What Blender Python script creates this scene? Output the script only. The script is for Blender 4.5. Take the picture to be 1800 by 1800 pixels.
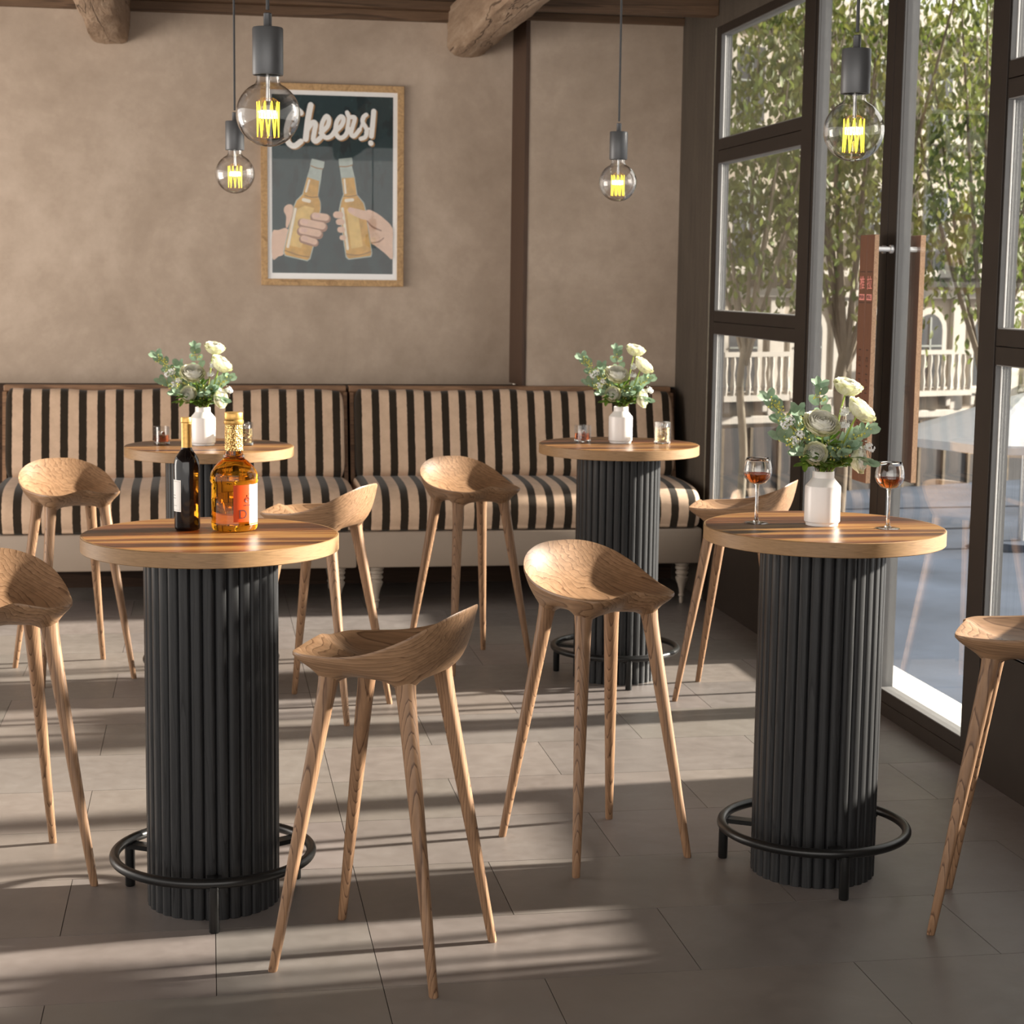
import bpy, bmesh, math, random
from math import pi, sin, cos, sqrt, atan2
from mathutils import Vector, Matrix, Quaternion
random.seed(7)
for o in list(bpy.data.objects):
    bpy.data.objects.remove(o)
SC = bpy.context.scene
COL = SC.collection

# ------------------------------------------------------------------ camera
F_PX, YAW, PITCH, ROLL, CAM_H = 3140.263, 0.1699210, 0.1281742, 0.0128589, 1.7551
fwd = Vector((sin(YAW)*cos(PITCH), cos(YAW)*cos(PITCH), -sin(PITCH)))
rt = Vector((cos(YAW), -sin(YAW), 0.0))
up = rt.cross(fwd)
rt2 = cos(ROLL)*rt + sin(ROLL)*up
up2 = -sin(ROLL)*rt + cos(ROLL)*up
cam_d = bpy.data.cameras.new('camera')
cam = bpy.data.objects.new('camera', cam_d)
COL.objects.link(cam)
cam.matrix_world = Matrix(((rt2.x, up2.x, -fwd.x, 0), (rt2.y, up2.y, -fwd.y, 0), (rt2.z, up2.z, -fwd.z, CAM_H), (0, 0, 0, 1)))
cam_d.sensor_width = 36.0
cam_d.lens = F_PX/1800*36
cam_d.clip_end = 300
cam_d.dof.use_dof = True
cam_d.dof.focus_distance = 4.9
cam_d.dof.aperture_fstop = 8.0
SC.camera = cam
SC.view_settings.view_transform = 'Standard'
SC.view_settings.look = 'None'
SC.view_settings.gamma = 1.0
SC.view_settings.use_curve_mapping = False
SC.view_settings.exposure = 0.06

# ------------------------------------------------------------------ world, sun
wd = bpy.data.worlds.new('world')
SC.world = wd
wd.use_nodes = True
bg = wd.node_tree.nodes['Background']
bg.inputs['Color'].default_value = (1.0, 0.95, 0.89, 1)
bg.inputs['Strength'].default_value = 1.8
sd = bpy.data.lights.new('sun', 'SUN')
sd.energy = 24.0
sd.angle = math.radians(2.3)
sd.color = (1.0, 0.91, 0.79)
so = bpy.data.objects.new('sun', sd)
COL.objects.link(so)
so.rotation_euler = Vector((-1.0, -0.075, -0.32)).to_track_quat('-Z', 'Y').to_euler()
so.location = (14, 8, 6)
# added fill light behind the camera, standing in for unseen windows
ad = bpy.data.lights.new('rear_fill', 'AREA')
ad.shape = 'RECTANGLE'
ad.size, ad.size_y = 7.4, 2.7
ad.energy = 80.0
ad.color = (1.0, 0.93, 0.86)
ao = bpy.data.objects.new('rear_fill', ad)
COL.objects.link(ao)
ao.location = (-1.3, -1.6, 1.9)
ao.rotation_euler = (pi/2, 0, 0)
# fill light added out of view on the left to lift the back wall
ld = bpy.data.lights.new('left_fill', 'AREA')
ld.shape = 'RECTANGLE'
ld.size, ld.size_y = 3.6, 2.0
ld.energy = 170.0
ld.color = (1.0, 0.90, 0.80)
lo = bpy.data.objects.new('left_fill', ld)
COL.objects.link(lo)
lo.location = (-4.6, 7.6, 1.5)
lo.rotation_euler = Vector((1.0, 0.55, 0.12)).to_track_quat('-Z', 'Y').to_euler()

# ------------------------------------------------------------------ node helpers
def new_mat(name):
    m = bpy.data.materials.new(name)
    m.use_nodes = True
    nt = m.node_tree
    return m, nt, nt.nodes['Principled BSDF']
def nd(nt, t, **kw):
    n = nt.nodes.new(t)
    for k, v in kw.items():
        setattr(n, k, v)
    return n
def lk(nt, a, ao, b, bi):
    nt.links.new(a.outputs[ao], b.inputs[bi])
def ramp(nt, stops, interp='LINEAR'):
    r = nd(nt, 'ShaderNodeValToRGB')
    r.color_ramp.interpolation = interp
    e = r.color_ramp.elements
    while len(e) < len(stops):
        e.new(0.5)
    for i, (p, c) in enumerate(stops):
        e[i].position = p
        e[i].color = (c[0], c[1], c[2], 1)
    return r
def coords(nt, scale=(1, 1, 1), rot=(0, 0, 0), loc=(0, 0, 0), kind='Object'):
    tc = nd(nt, 'ShaderNodeTexCoord')
    mp = nd(nt, 'ShaderNodeMapping')
    mp.inputs['Scale'].default_value = scale
    mp.inputs['Rotation'].default_value = rot
    mp.inputs['Location'].default_value = loc
    lk(nt, tc, kind, mp, 'Vector')
    return mp
def noise(nt, src, scale, detail=4, rough=0.55, dist=0.0):
    n = nd(nt, 'ShaderNodeTexNoise')
    n.inputs['Scale'].default_value = scale
    n.inputs['Detail'].default_value = detail
    n.inputs['Roughness'].default_value = rough
    n.inputs['Distortion'].default_value = dist
    if src is not None:
        lk(nt, src, 0, n, 'Vector')
    return n
def bump(nt, src, out, bsdf, strength=0.2, dist=0.01):
    b = nd(nt, 'ShaderNodeBump')
    b.inputs['Strength'].default_value = strength
    b.inputs['Distance'].default_value = dist
    lk(nt, src, out, b, 'Height')
    lk(nt, b, 'Normal', bsdf, 'Normal')
    return b
def plain(name, col, rough=0.5, metal=0.0, var=0.06, scale=30, emit=None, estr=0, coat=0, spec=0.5):
    m, nt, b = new_mat(name)
    mp = coords(nt)
    n = noise(nt, mp, scale)
    r = ramp(nt, [(0.3, [c*(1-var) for c in col]), (0.7, [min(1, c*(1+var)) for c in col])])
    lk(nt, n, 'Fac', r, 'Fac')
    lk(nt, r, 'Color', b, 'Base Color')
    b.inputs['Specular IOR Level'].default_value = spec
    b.inputs['Roughness'].default_value = rough
    b.inputs['Metallic'].default_value = metal
    if coat:
        b.inputs['Coat Weight'].default_value = coat
        b.inputs['Coat Roughness'].default_value = 0.08
    if emit:
        b.inputs['Emission Color'].default_value = (*emit, 1)
        b.inputs['Emission Strength'].default_value = estr
    return m
def thin_glass(name, tint=(0.96, 0.97, 0.97), ior=1.5, rough=0.0, power=5.0):
    m, nt, b = new_mat(name)
    nt.nodes.remove(b)
    out = nt.nodes['Material Output']
    tr = nd(nt, 'ShaderNodeBsdfTransparent')
    tr.inputs['Color'].default_value = (*tint, 1)
    gl = nd(nt, 'ShaderNodeBsdfGlossy')
    gl.inputs['Roughness'].default_value = rough
    lw = nd(nt, 'ShaderNodeLayerWeight')
    lw.inputs['Blend'].default_value = 0.5
    pw = nd(nt, 'ShaderNodeMath', operation='POWER')
    pw.inputs[1].default_value = power
    lk(nt, lw, 'Facing', pw, 0)
    fr = nd(nt, 'ShaderNodeMath', operation='MULTIPLY_ADD')
    r0 = ((ior-1)/(ior+1))**2
    fr.inputs[1].default_value = 1-r0
    fr.inputs[2].default_value = r0
    lk(nt, pw, 0, fr, 0)
    mx = nd(nt, 'ShaderNodeMixShader')
    lk(nt, fr, 0, mx, 0)
    lk(nt, tr, 0, mx, 1)
    lk(nt, gl, 0, mx, 2)
    lk(nt, mx, 0, out, 'Surface')
    return m
def refr_glass(name, col, ior=1.4, rough=0.0):
    m, nt, b = new_mat(name)
    b.inputs['Base Color'].default_value = (*col, 1)
    b.inputs['Transmission Weight'].default_value = 1.0
    b.inputs['IOR'].default_value = ior
    b.inputs['Roughness'].default_value = rough
    return m
def wood(name, light, mid, dark, mscale, bands=26, rot=(0, 0, 0), rough=0.45, distort=5.0, bmp=0.08, nz=2.2, amt=0.35, spec=0.4):
    """wood with growth rings: stretched coordinates, bent by noise, cut into bands, plus fine pores"""
    m, nt, b = new_mat(name)
    mp = coords(nt, mscale, rot)
    n1 = noise(nt, mp, nz, 2, 0.5)
    add = nd(nt, 'ShaderNodeMixRGB', blend_type='ADD')
    add.inputs['Fac'].default_value = amt
    lk(nt, mp, 0, add, 'Color1')
    lk(nt, n1, 'Color', add, 'Color2')
    w = nd(nt, 'ShaderNodeTexWave', wave_type='RINGS', rings_direction='Z', wave_profile='SAW')
    w.inputs['Scale'].default_value = bands
    w.inputs['Distortion'].default_value = distort
    w.inputs['Detail'].default_value = 2.0
    w.inputs['Detail Scale'].default_value = 1.4
    lk(nt, add, 0, w, 'Vector')
    r = ramp(nt, [(0.0, light), (0.5, mid), (0.78, mid), (0.93, dark), (1.0, light)])
    lk(nt, w, 'Fac', r, 'Fac')
    n2 = noise(nt, mp, 60, 3, 0.6)
    r2 = ramp(nt, [(0.35, (0.62, 0.6, 0.58)), (0.6, (1.08, 1.07, 1.06))])
    lk(nt, n2, 'Fac', r2, 'Fac')
    mu = nd(nt, 'ShaderNodeMixRGB', blend_type='MULTIPLY')
    mu.inputs['Fac'].default_value = 0.55
    lk(nt, r, 'Color', mu, 'Color1')
    lk(nt, r2, 'Color', mu, 'Color2')
    lk(nt, mu, 0, b, 'Base Color')
    b.inputs['Roughness'].default_value = rough
    b.inputs['Specular IOR Level'].default_value = spec
    bump(nt, n2, 'Fac', b, bmp, 0.002)
    return m

# ------------------------------------------------------------------ materials
M = {}
# plaster wall
def plaster(name, a, b_, c_, sc=1.1):
    m, nt, b = new_mat(name)
    mp = coords(nt)
    n1 = noise(nt, mp, sc, 7, 0.62, 0.6)
    n2 = noise(nt, mp, sc*6, 6, 0.7)
    n3 = noise(nt, mp, 90, 3, 0.7)
    mix = nd(nt, 'ShaderNodeMixRGB')
    mix.inputs['Fac'].default_value = 0.35
    lk(nt, n1, 'Fac', mix, 'Color1')
    lk(nt, n2, 'Fac', mix, 'Color2')
    r = ramp(nt, [(0.34, a), (0.5, b_), (0.66, c_)])
    lk(nt, mix, 0, r, 'Fac')
    lk(nt, r, 'Color', b, 'Base Color')
    b.inputs['Roughness'].default_value = 0.9
    bump(nt, n3, 'Fac', b, 0.15, 0.003)
    return m
M['plaster'] = plaster('plaster', (0.362, 0.282, 0.216), (0.445, 0.352, 0.276), (0.56, 0.455, 0.367))
# dark stained wall beside the windows
def darkwall():
    m, nt, b = new_mat('dark_wall')
    mp = coords(nt, (6, 6, 0.7))
    n1 = noise(nt, mp, 2.5, 6, 0.65)
    n3 = noise(nt, coords(nt), 26, 5, 0.75)
    r = ramp(nt, [(0.3, (0.052, 0.04, 0.03)), (0.7, (0.085, 0.066, 0.049))])
    lk(nt, n1, 'Fac', r, 'Fac')
    lk(nt, r, 'Color', b, 'Base Color')
    b.inputs['Roughness'].default_value = 0.7
    bump(nt, n3, 'Fac', b, 0.5, 0.01)
    return m
M['darkwall'] = darkwall()
M['frame'] = plain('window_frame_brown', (0.027, 0.020, 0.016), 0.5, 0, 0.08, 12, spec=0.2)
M['reveal'] = plain('skylit_reveal_grey', (0.155, 0.152, 0.15), 0.45, 0, 0.04, 20)  # grey puts skylight into the colour of the brown frame's inner sides
M['paleedge'] = plain('pale_edge_strip', (0.26, 0.235, 0.185), 0.6, 0, 0.15, 40)
M['bead'] = plain('sun_glint_white', (0.9, 0.89, 0.86), 0.35, 0, 0.03, 20)  # white stands in for the sun glinting along the jamb
M['pane'] = thin_glass('window_glass', (0.97, 0.98, 0.98))
M['picglass'] = thin_glass('picture_glass', (0.99, 0.99, 0.99), 1.33)
# floor tile
def tilemat():
    m, nt, b = new_mat('stone_tile')
    mp = coords(nt)
    at = nd(nt, 'ShaderNodeAttribute', attribute_name='tint')
    n1 = noise(nt, mp, 2.2, 7, 0.65, 0.5)
    n2 = noise(nt, mp, 16, 6, 0.7)
    mix = nd(nt, 'ShaderNodeMixRGB')
    mix.inputs['Fac'].default_value = 0.4
    lk(nt, n1, 'Fac', mix, 'Color1')
    lk(nt, n2, 'Fac', mix, 'Color2')
    r = ramp(nt, [(0.3, (0.135, 0.116, 0.106)), (0.52, (0.178, 0.155, 0.143)), (0.72, (0.212, 0.188, 0.175))])
    lk(nt, mix, 0, r, 'Fac')
    mu = nd(nt, 'ShaderNodeMixRGB', blend_type='MULTIPLY')
    mu.inputs['Fac'].default_value = 1.0
    lk(nt, r, 'Color', mu, 'Color1')
    lk(nt, at, 'Color', mu, 'Color2')
    lk(nt, mu, 0, b, 'Base Color')
    rr = ramp(nt, [(0.3, (0.34,)*3), (0.7, (0.5,)*3)])
    lk(nt, n2, 'Fac', rr, 'Fac')
    lk(nt, rr, 'Color', b, 'Roughness')
    bump(nt, n2, 'Fac', b, 0.06, 0.004)
    return m
M['tile'] = tilemat()
M['grout'] = plain('grout', (0.05, 0.043, 0.038), 0.9)
M['ceil'] = wood('ceiling_boards', (0.115, 0.073, 0.045), (0.09, 0.056, 0.035), (0.05, 0.031, 0.02), (0.15, 2, 2), 3, rough=0.7)
M['trimwood'] = wood('trim_wood', (0.165, 0.097, 0.055), (0.13, 0.076, 0.043), (0.07, 0.04, 0.022), (0.12, 2.5, 2.5), 6, rough=0.6)
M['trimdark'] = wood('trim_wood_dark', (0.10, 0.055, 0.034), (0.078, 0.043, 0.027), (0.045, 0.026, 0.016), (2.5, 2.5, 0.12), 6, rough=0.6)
M['trimlow'] = wood('low_wall_wood', (0.055, 0.030, 0.018), (0.042, 0.023, 0.014), (0.025, 0.014, 0.009), (0.12, 2.5, 2.5), 6, rough=0.7, spec=0.2)
def beammat():
    m, nt, b = new_mat('rough_beam')
    mp = coords(nt, (7, 0.7, 7))
    n1 = noise(nt, mp, 1.8, 7, 0.65, 0.8)
    n2 = noise(nt, coords(nt, (3, 1, 3)), 9, 6, 0.7)
    r = ramp(nt, [(0.3, (0.25, 0.165, 0.105)), (0.5, (0.37, 0.255, 0.17)), (0.7, (0.50, 0.375, 0.27))])
    lk(nt, n1, 'Fac', r, 'Fac')
    n3 = noise(nt, coords(nt, (7, 0.45, 7)), 1.0, 4, 0.55, 0.3)
    cr = ramp(nt, [(0.490, (1, 1, 1)), (0.498, (0.2, 0.15, 0.11)), (0.502, (0.2, 0.15, 0.11)), (0.510, (1, 1, 1))])
    lk(nt, n3, 'Fac', cr, 'Fac')
    mu = nd(nt, 'ShaderNodeMixRGB', blend_type='MULTIPLY')
    mu.inputs['Fac'].default_value = 0.85
    lk(nt, r, 'Color', mu, 'Color1')
    lk(nt, cr, 'Color', mu, 'Color2')
    lk(nt, mu, 0, b, 'Base Color')
    b.inputs['Roughness'].default_value = 0.85
    ad = nd(nt, 'ShaderNodeMath', operation='MULTIPLY_ADD')
    lk(nt, cr, 'Color', ad, 0)
    ad.inputs[1].default_value = 0.6
    lk(nt, n2, 'Fac', ad, 2)
    bump(nt, ad, 0, b, 0.8, 0.03)
    return m
M['beam'] = beammat()
M['stoolseat'] = wood('elm_seat', (0.315, 0.192, 0.110), (0.268, 0.156, 0.086), (0.120, 0.060, 0.030), (1.0, 0.13, 1.35), 20, rot=(0.5, 0.12, 0.0), rough=0.42, distort=5.5, nz=4.0, amt=0.24, spec=0.35)
M['stoolleg'] = wood('elm_leg', (0.300, 0.177, 0.100), (0.250, 0.142, 0.078), (0.085, 0.040, 0.020), (1.0, 1.0, 0.11), 34, rot=(0.03, 0.03, 0), rough=0.46, distort=3.6, nz=6.0, amt=0.16, spec=0.35)
def topmat():
    m, nt, b = new_mat('walnut_top')
    mp = coords(nt, (0.35, 10, 10))
    n1 = noise(nt, mp, 1.0, 2, 0.45)
    n2 = noise(nt, coords(nt, (2.5, 60, 60)), 2.0, 5, 0.65)
    n3 = noise(nt, coords(nt, (1.6, 16, 16)), 1.6, 5, 0.6)
    r = ramp(nt, [(0.38, (0.050, 0.018, 0.008)), (0.435, (0.135, 0.048, 0.018)), (0.485, (0.24, 0.102, 0.032)), (0.53, (0.33, 0.170, 0.054)), (0.60, (0.115, 0.042, 0.016))])
    mix = nd(nt, 'ShaderNodeMixRGB')
    mix.inputs['Fac'].default_value = 0.22
    lk(nt, n1, 'Fac', mix, 'Color1')
    lk(nt, n3, 'Fac', mix, 'Color2')
    lk(nt, mix, 0, r, 'Fac')
    r2 = ramp(nt, [(0.3, (0.7, 0.68, 0.66)), (0.6, (1.05, 1.05, 1.05))])
    lk(nt, n2, 'Fac', r2, 'Fac')
    mu = nd(nt, 'ShaderNodeMixRGB', blend_type='MULTIPLY')
    mu.inputs['Fac'].default_value = 0.6
    lk(nt, r, 'Color', mu, 'Color1')
    lk(nt, r2, 'Color', mu, 'Color2')
    lk(nt, mu, 0, b, 'Base Color')
    b.inputs['Roughness'].default_value = 0.34
    b.inputs['Specular IOR Level'].default_value = 0.32
    return m
M['top'] = topmat()
M['edge'] = wood('table_edge_wood', (0.305, 0.180, 0.084), (0.29, 0.170, 0.079), (0.255, 0.147, 0.066), (0.5, 0.5, 14), 4, rough=0.45, distort=2)
M['flute'] = wood('charcoal_fluted_wood', (0.024, 0.0245, 0.026), (0.0175, 0.018, 0.0195), (0.008, 0.008, 0.009), (4, 4, 0.3), 9, rough=0.42, distort=4, bmp=0.15, spec=0.3)
M['blackmetal'] = plain('black_metal', (0.012, 0.012, 0.012), 0.32, 0.3, 0.1, 40)
M['blackmetal_matt'] = plain('lamp_grey_metal', (0.105, 0.107, 0.112), 0.42, 0.35, 0.04, 30)
M['steel'] = plain('steel', (0.6, 0.6, 0.6), 0.25, 0.9, 0.03)
M['cord'] = plain('cord_grey', (0.06, 0.06, 0.062), 0.6)
M['bulbglass'] = thin_glass('bulb_glass', (0.988, 0.987, 0.985), 1.5, 0.0, 3.0)
M['filament'] = plain('filament_yellow', (0.9, 0.72, 0.05), 0.5, 0, 0.02, 10, (1.0, 0.76, 0.07), 1.6)
M['filcore'] = plain('filament_core', (1, 1, 1), 0.5, 0, 0, 10, (1.0, 0.96, 0.85), 4.0)
M['copper'] = plain('copper_wire', (0.5, 0.22, 0.08), 0.3, 0.9, 0.04)
def stripes():
    m, nt, b = new_mat('striped_velvet')
    tc = nd(nt, 'ShaderNodeTexCoord')
    sp = nd(nt, 'ShaderNodeSeparateXYZ')
    lk(nt, tc, 'Object', sp, 0)
    n = noise(nt, None, 70, 2, 0.5)
    lk(nt, tc, 'Object', n, 'Vector')
    def math_(op, a, bval=None, bsrc=None):
        q = nd(nt, 'ShaderNodeMath', operation=op)
        nt.links.new(a, q.inputs[0])
        if bsrc is not None:
            nt.links.new(bsrc, q.inputs[1])
        elif bval is not None:
            q.inputs[1].default_value = bval
        return q.outputs[0]
    jit = math_('MULTIPLY', math_('SUBTRACT', n.outputs['Fac'], 0.5), 0.006)
    x = math_('ADD', sp.outputs['X'], bsrc=jit)
    x = math_('ADD', x, 202*0.0988+0.0373)
    f = math_('FRACT', math_('DIVIDE', x, 0.0988))
    r = ramp(nt, [(0.0, (0.60, 0.432, 0.31)), (0.555, (0.60, 0.432, 0.31)), (0.57, (0.026, 0.018, 0.011)), (0.985, (0.026, 0.018, 0.011)), (1.0, (0.60, 0.432, 0.31))])
    nt.links.new(f, r.inputs['Fac'])
    n2 = noise(nt, coords(nt, (1, 1, 1)), 8, 6, 0.7)
    r2 = ramp(nt, [(0.3, (0.78, 0.76, 0.74)), (0.62, (1.05, 1.05, 1.05))])
    lk(nt, n2, 'Fac', r2, 'Fac')
    mu = nd(nt, 'ShaderNodeMixRGB', blend_type='MULTIPLY')
    mu.inputs['Fac'].default_value = 0.8
    lk(nt, r, 'Color', mu, 'Color1')
    lk(nt, r2, 'Color', mu, 'Color2')
    lk(nt, mu, 0, b, 'Base Color')
    b.inputs['Roughness'].default_value = 0.85
    b.inputs['Sheen Weight'].default_value = 0.12
    b.inputs['Specular IOR Level'].default_value = 0.15
    n4 = noise(nt, coords(nt), 240, 2, 0.6)
    bump(nt, n4, 'Fac', b, 0.25, 0.003)
    return m
M['stripe'] = stripes()
M['benchpaint'] = plain('taupe_paint', (0.285, 0.228, 0.18), 0.45, 0, 0.03, 6, spec=0.3)
M['legpaint'] = plain('pale_taupe_paint', (0.31, 0.262, 0.215), 0.45, 0, 0.04, 10, spec=0.3)
M['benchwood'] = wood('bench_wood', (0.30, 0.165, 0.088), (0.26, 0.14, 0.073), (0.15, 0.078, 0.04), (0.2, 2, 1.5), 6, rough=0.45)
M['white'] = plain('white_ceramic', (0.80, 0.77, 0.75), 0.32, 0, 0.02, 8, coat=0.2)
M['goldfoil'] = plain('gold_foil', (0.60, 0.36, 0.11), 0.38, 0.75, 0.15, 120)
def goldrelief():
    m, nt, b = new_mat('gold_relief')
    v = nd(nt, 'ShaderNodeTexVoronoi')
    v.inputs['Scale'].default_value = 190
    lk(nt, coords(nt, (1, 1, 0.8)), 0, v, 'Vector')
    r = ramp(nt, [(0.15, (0.25, 0.13, 0.04)), (0.45, (0.85, 0.58, 0.22))])
    lk(nt, v, 'Distance', r, 'Fac')
    lk(nt, r, 'Color', b, 'Base Color')
    b.inputs['Metallic'].default_value = 0.85
    b.inputs['Roughness'].default_value = 0.28
    bump(nt, v, 'Distance', b, 0.8, 0.004)
    return m
M['goldrelief'] = goldrelief()
M['wineglassbody'] = plain('dark_bottle_glass', (0.006, 0.004, 0.004), 0.07, 0, 0.0, 10)
M['paper'] = plain('label_paper', (0.86, 0.84, 0.80), 0.6, 0, 0.02)
M['ink'] = plain('label_ink', (0.25, 0.22, 0.2), 0.6)
M['orangelabel'] = plain('orange_label', (0.52, 0.055, 0.002), 0.5, 0, 0.05, 10, spec=0.25)
M['darkink'] = plain('label_dark_ink', (0.10, 0.02, 0.01), 0.5)
M['whisky'] = refr_glass('whisky_amber', (1.0, 0.40, 0.025), 1.34)
M['whiskyglass'] = thin_glass('bottle_clear_glass', (1.0, 0.9, 0.7), 1.5)
M['brandy'] = refr_glass('brandy_liquid', (0.50, 0.10, 0.018), 1.33)
M['bourbon'] = refr_glass('bourbon_liquid', (0.42, 0.09, 0.02), 1.33)
M['paleliquor'] = refr_glass('pale_liquor', (0.98, 0.74, 0.36), 1.33)
M['ice'] = refr_glass('ice', (0.97, 0.97, 0.96), 1.31, 0.05)
M['clear'] = thin_glass('drinking_glass', (0.95, 0.95, 0.945), 1.55, 0.0, 2.8)
M['clearsolid'] = refr_glass('solid_glass', (0.98, 0.98, 0.97), 1.45)
def leafy(name, a, b_, trans=0.25, rough=0.5, scale=9, satvar=None):
    m, nt, b = new_mat(name)
    n = noise(nt, coords(nt), scale, 3, 0.6)
    r = ramp(nt, [(0.32, a), (0.68, b_)])
    lk(nt, n, 'Fac', r, 'Fac')
    lk(nt, r, 'Color', b, 'Base Color')
    b.inputs['Roughness'].default_value = rough
    tl = nd(nt, 'ShaderNodeBsdfTranslucent')
    lk(nt, r, 'Color', tl, 'Color')
    mx = nd(nt, 'ShaderNodeMixShader')
    mx.inputs[0].default_value = trans
    lk(nt, b, 0, mx, 1)
    lk(nt, tl, 0, mx, 2)
    lk(nt, mx, 0, nt.nodes['Material Output'], 'Surface')
    return m
M['petal'] = leafy('cream_petal', (0.86, 0.84, 0.70), (0.90, 0.89, 0.84), 0.10, 0.6, 40)
M['petalouter'] = leafy('green_cream_petal', (0.66, 0.66, 0.34), (0.86, 0.85, 0.68), 0.12, 0.6, 40)
M['stemgreen'] = leafy('flower_stem', (0.30, 0.42, 0.06), (0.42, 0.52, 0.10), 0.15)
M['eucleaf'] = leafy('eucalyptus_leaf', (0.20, 0.33, 0.20), (0.36, 0.47, 0.33), 0.2, 0.55, 30)
M['darkleaf'] = leafy('green_leaf', (0.07, 0.15, 0.02), (0.17, 0.28, 0.04), 0.25, 0.45, 30)
M['seed'] = plain('yellow_green_seed', (0.62, 0.60, 0.14), 0.6)
M['floret'] = plain('white_floret', (0.88, 0.88, 0.86), 0.6)
M['twig'] = plain('brown_twig', (0.13, 0.075, 0.045), 0.7)
M['handlewood'] = wood('handle_wood', (0.20, 0.085, 0.048), (0.165, 0.068, 0.038), (0.10, 0.04, 0.023), (1, 5, 0.15), 9, rough=0.4)
M['handlepale'] = wood('handle_edge_wood', (0.60, 0.38, 0.24), (0.54, 0.33, 0.20), (0.42, 0.25, 0.15), (3, 3, 3), 12, rough=0.45)
M['redink'] = plain('coral_ink', (0.80, 0.30, 0.26), 0.5)
M['blackink'] = plain('black_ink', (0.03, 0.02, 0.018), 0.6)
M['chrome'] = plain('white_metal', (0.86, 0.86, 0.86), 0.25, 0.4, 0.02)
# poster
M['posterframe'] = wood('poster_frame_wood', (0.55, 0.35, 0.17), (0.50, 0.315, 0.15), (0.40, 0.24, 0.11), (1, 1, 1), 7, rough=0.5)
M['mat'] = plain('poster_mount', (0.94, 0.935, 0.93), 0.7, 0, 0.01)
def teal():
    m, nt, b = new_mat('teal_print')
    n = noise(nt, coords(nt, (3, 1, 1.3)), 4, 5, 0.6)
    r = ramp(nt, [(0.3, (0.006, 0.020, 0.024)), (0.45, (0.012, 0.036, 0.042)), (0.62, (0.022, 0.052, 0.058))], 'CONSTANT')
    lk(nt, n, 'Fac', r, 'Fac')
    lk(nt, r, 'Color', b, 'Base Color')
    b.inputs['Roughness'].default_value = 0.7
    return m
M['teal'] = teal()
M['pwhite'] = plain('print_white', (0.95, 0.94, 0.92), 0.7, 0, 0.01)
M['ptan'] = plain('print_tan', (0.42, 0.24, 0.11), 0.7)
M['pskin'] = plain('print_skin', (0.74, 0.52, 0.40), 0.7, 0, 0.07, 30)
M['pskin2'] = plain('print_skin_shadow', (0.36, 0.20, 0.14), 0.7, 0, 0.06, 30)
M['pnail'] = plain('print_nail', (0.72, 0.50, 0.43), 0.7)
M['pbeer'] = plain('print_beer', (0.62, 0.36, 0.085), 0.7, 0, 0.25, 14)
M['pbeerlight'] = plain('print_beer_light', (0.74, 0.52, 0.18), 0.7, 0, 0.12, 20)
M['pglass'] = plain('print_glass', (0.42, 0.49, 0.46), 0.7, 0, 0.12, 30)
M['pshine'] = plain('print_shine', (0.86, 0.80, 0.68), 0.7)
M['pline'] = plain('print_outline', (0.32, 0.17, 0.05), 0.7)
# outside
M['step'] = plain('pale_stone_step', (0.80, 0.77, 0.72), 0.7, 0, 0.05, 14)
M['asphalt'] = plain('blue_grey_paving', (0.055, 0.072, 0.105), 0.85, 0, 0.35, 1.2, spec=0.2)
M['curb'] = plain('curb_stone', (0.45, 0.45, 0.45), 0.8)
M['facade'] = plaster('cream_facade', (0.31, 0.262, 0.21), (0.38, 0.33, 0.27), (0.44, 0.395, 0.335), 0.5)
M['facadetrim'] = plain('facade_trim_stone', (0.42, 0.385, 0.34), 0.8, 0, 0.06, 3)
M['facadewin'] = plain('facade_window_dark', (0.055, 0.06, 0.065), 0.2, 0, 0.2, 3)
M['facadeframe'] = plain('facade_window_frame', (0.20, 0.22, 0.20), 0.6)
M['shopdark'] = plain('shopfront_dark', (0.03, 0.027, 0.027), 0.4, 0, 0.2, 2)
M['bark'] = plain('tree_bark', (0.12, 0.092, 0.062), 0.9, 0, 0.35, 6)
M['barkpale'] = plain('pale_tree_bark', (0.21, 0.178, 0.13), 0.9, 0, 0.3, 6)
M['foliage'] = leafy('tree_leaf', (0.028, 0.055, 0.010), (0.18, 0.215, 0.045), 0.38, 0.6, 3.0)
M['foliage2'] = leafy('tree_leaf_light', (0.05, 0.070, 0.014), (0.25, 0.25, 0.065), 0.38, 0.6, 3.0)
M['canvas'] = plain('white_canvas', (0.45, 0.47, 0.50), 0.8)
M['redsign'] = plain('red_sign', (0.55, 0.05, 0.04), 0.5)

# ------------------------------------------------------------------ mesh helpers
def obj(name, bm, mat, parent=None, smooth=True, angle=0.7):
    me = bpy.data.meshes.new(name)
    bm.normal_update()
    bm.to_mesh(me)
    bm.free()
    mats = mat if isinstance(mat, (list, tuple)) else [mat]
    for q in mats:
        me.materials.append(q)
    if smooth:
        me.shade_smooth()
        me.set_sharp_from_angle(angle=angle)
    o = bpy.data.objects.new(name, me)
    COL.objects.link(o)
    if parent is not None:
        o.parent = parent
    return o
def thing(name, label, cat, loc=(0, 0, 0), rz=0.0, group=None):
    o = bpy.data.objects.new(name, None)
    o.empty_display_size = 0.1
    COL.objects.link(o)
    o.location = loc
    o.rotation_euler = (0, 0, rz)
    tag(o, label, cat, group)
    return o
def tag(o, label=None, cat=None, group=None, kind=None):
    if label: o['label'] = label
    if cat: o['category'] = cat
    if group: o['group'] = group
    if kind: o['kind'] = kind
    return o
def struct(name, bm, mat, label, cat, parent=None, **kw):
    o = obj(name, bm, mat, parent, **kw)
    if parent is None:
        tag(o, label, cat, None, 'structure')
    return o
def children(o):
    return [c for c in bpy.data.objects if c.parent == o]
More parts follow.
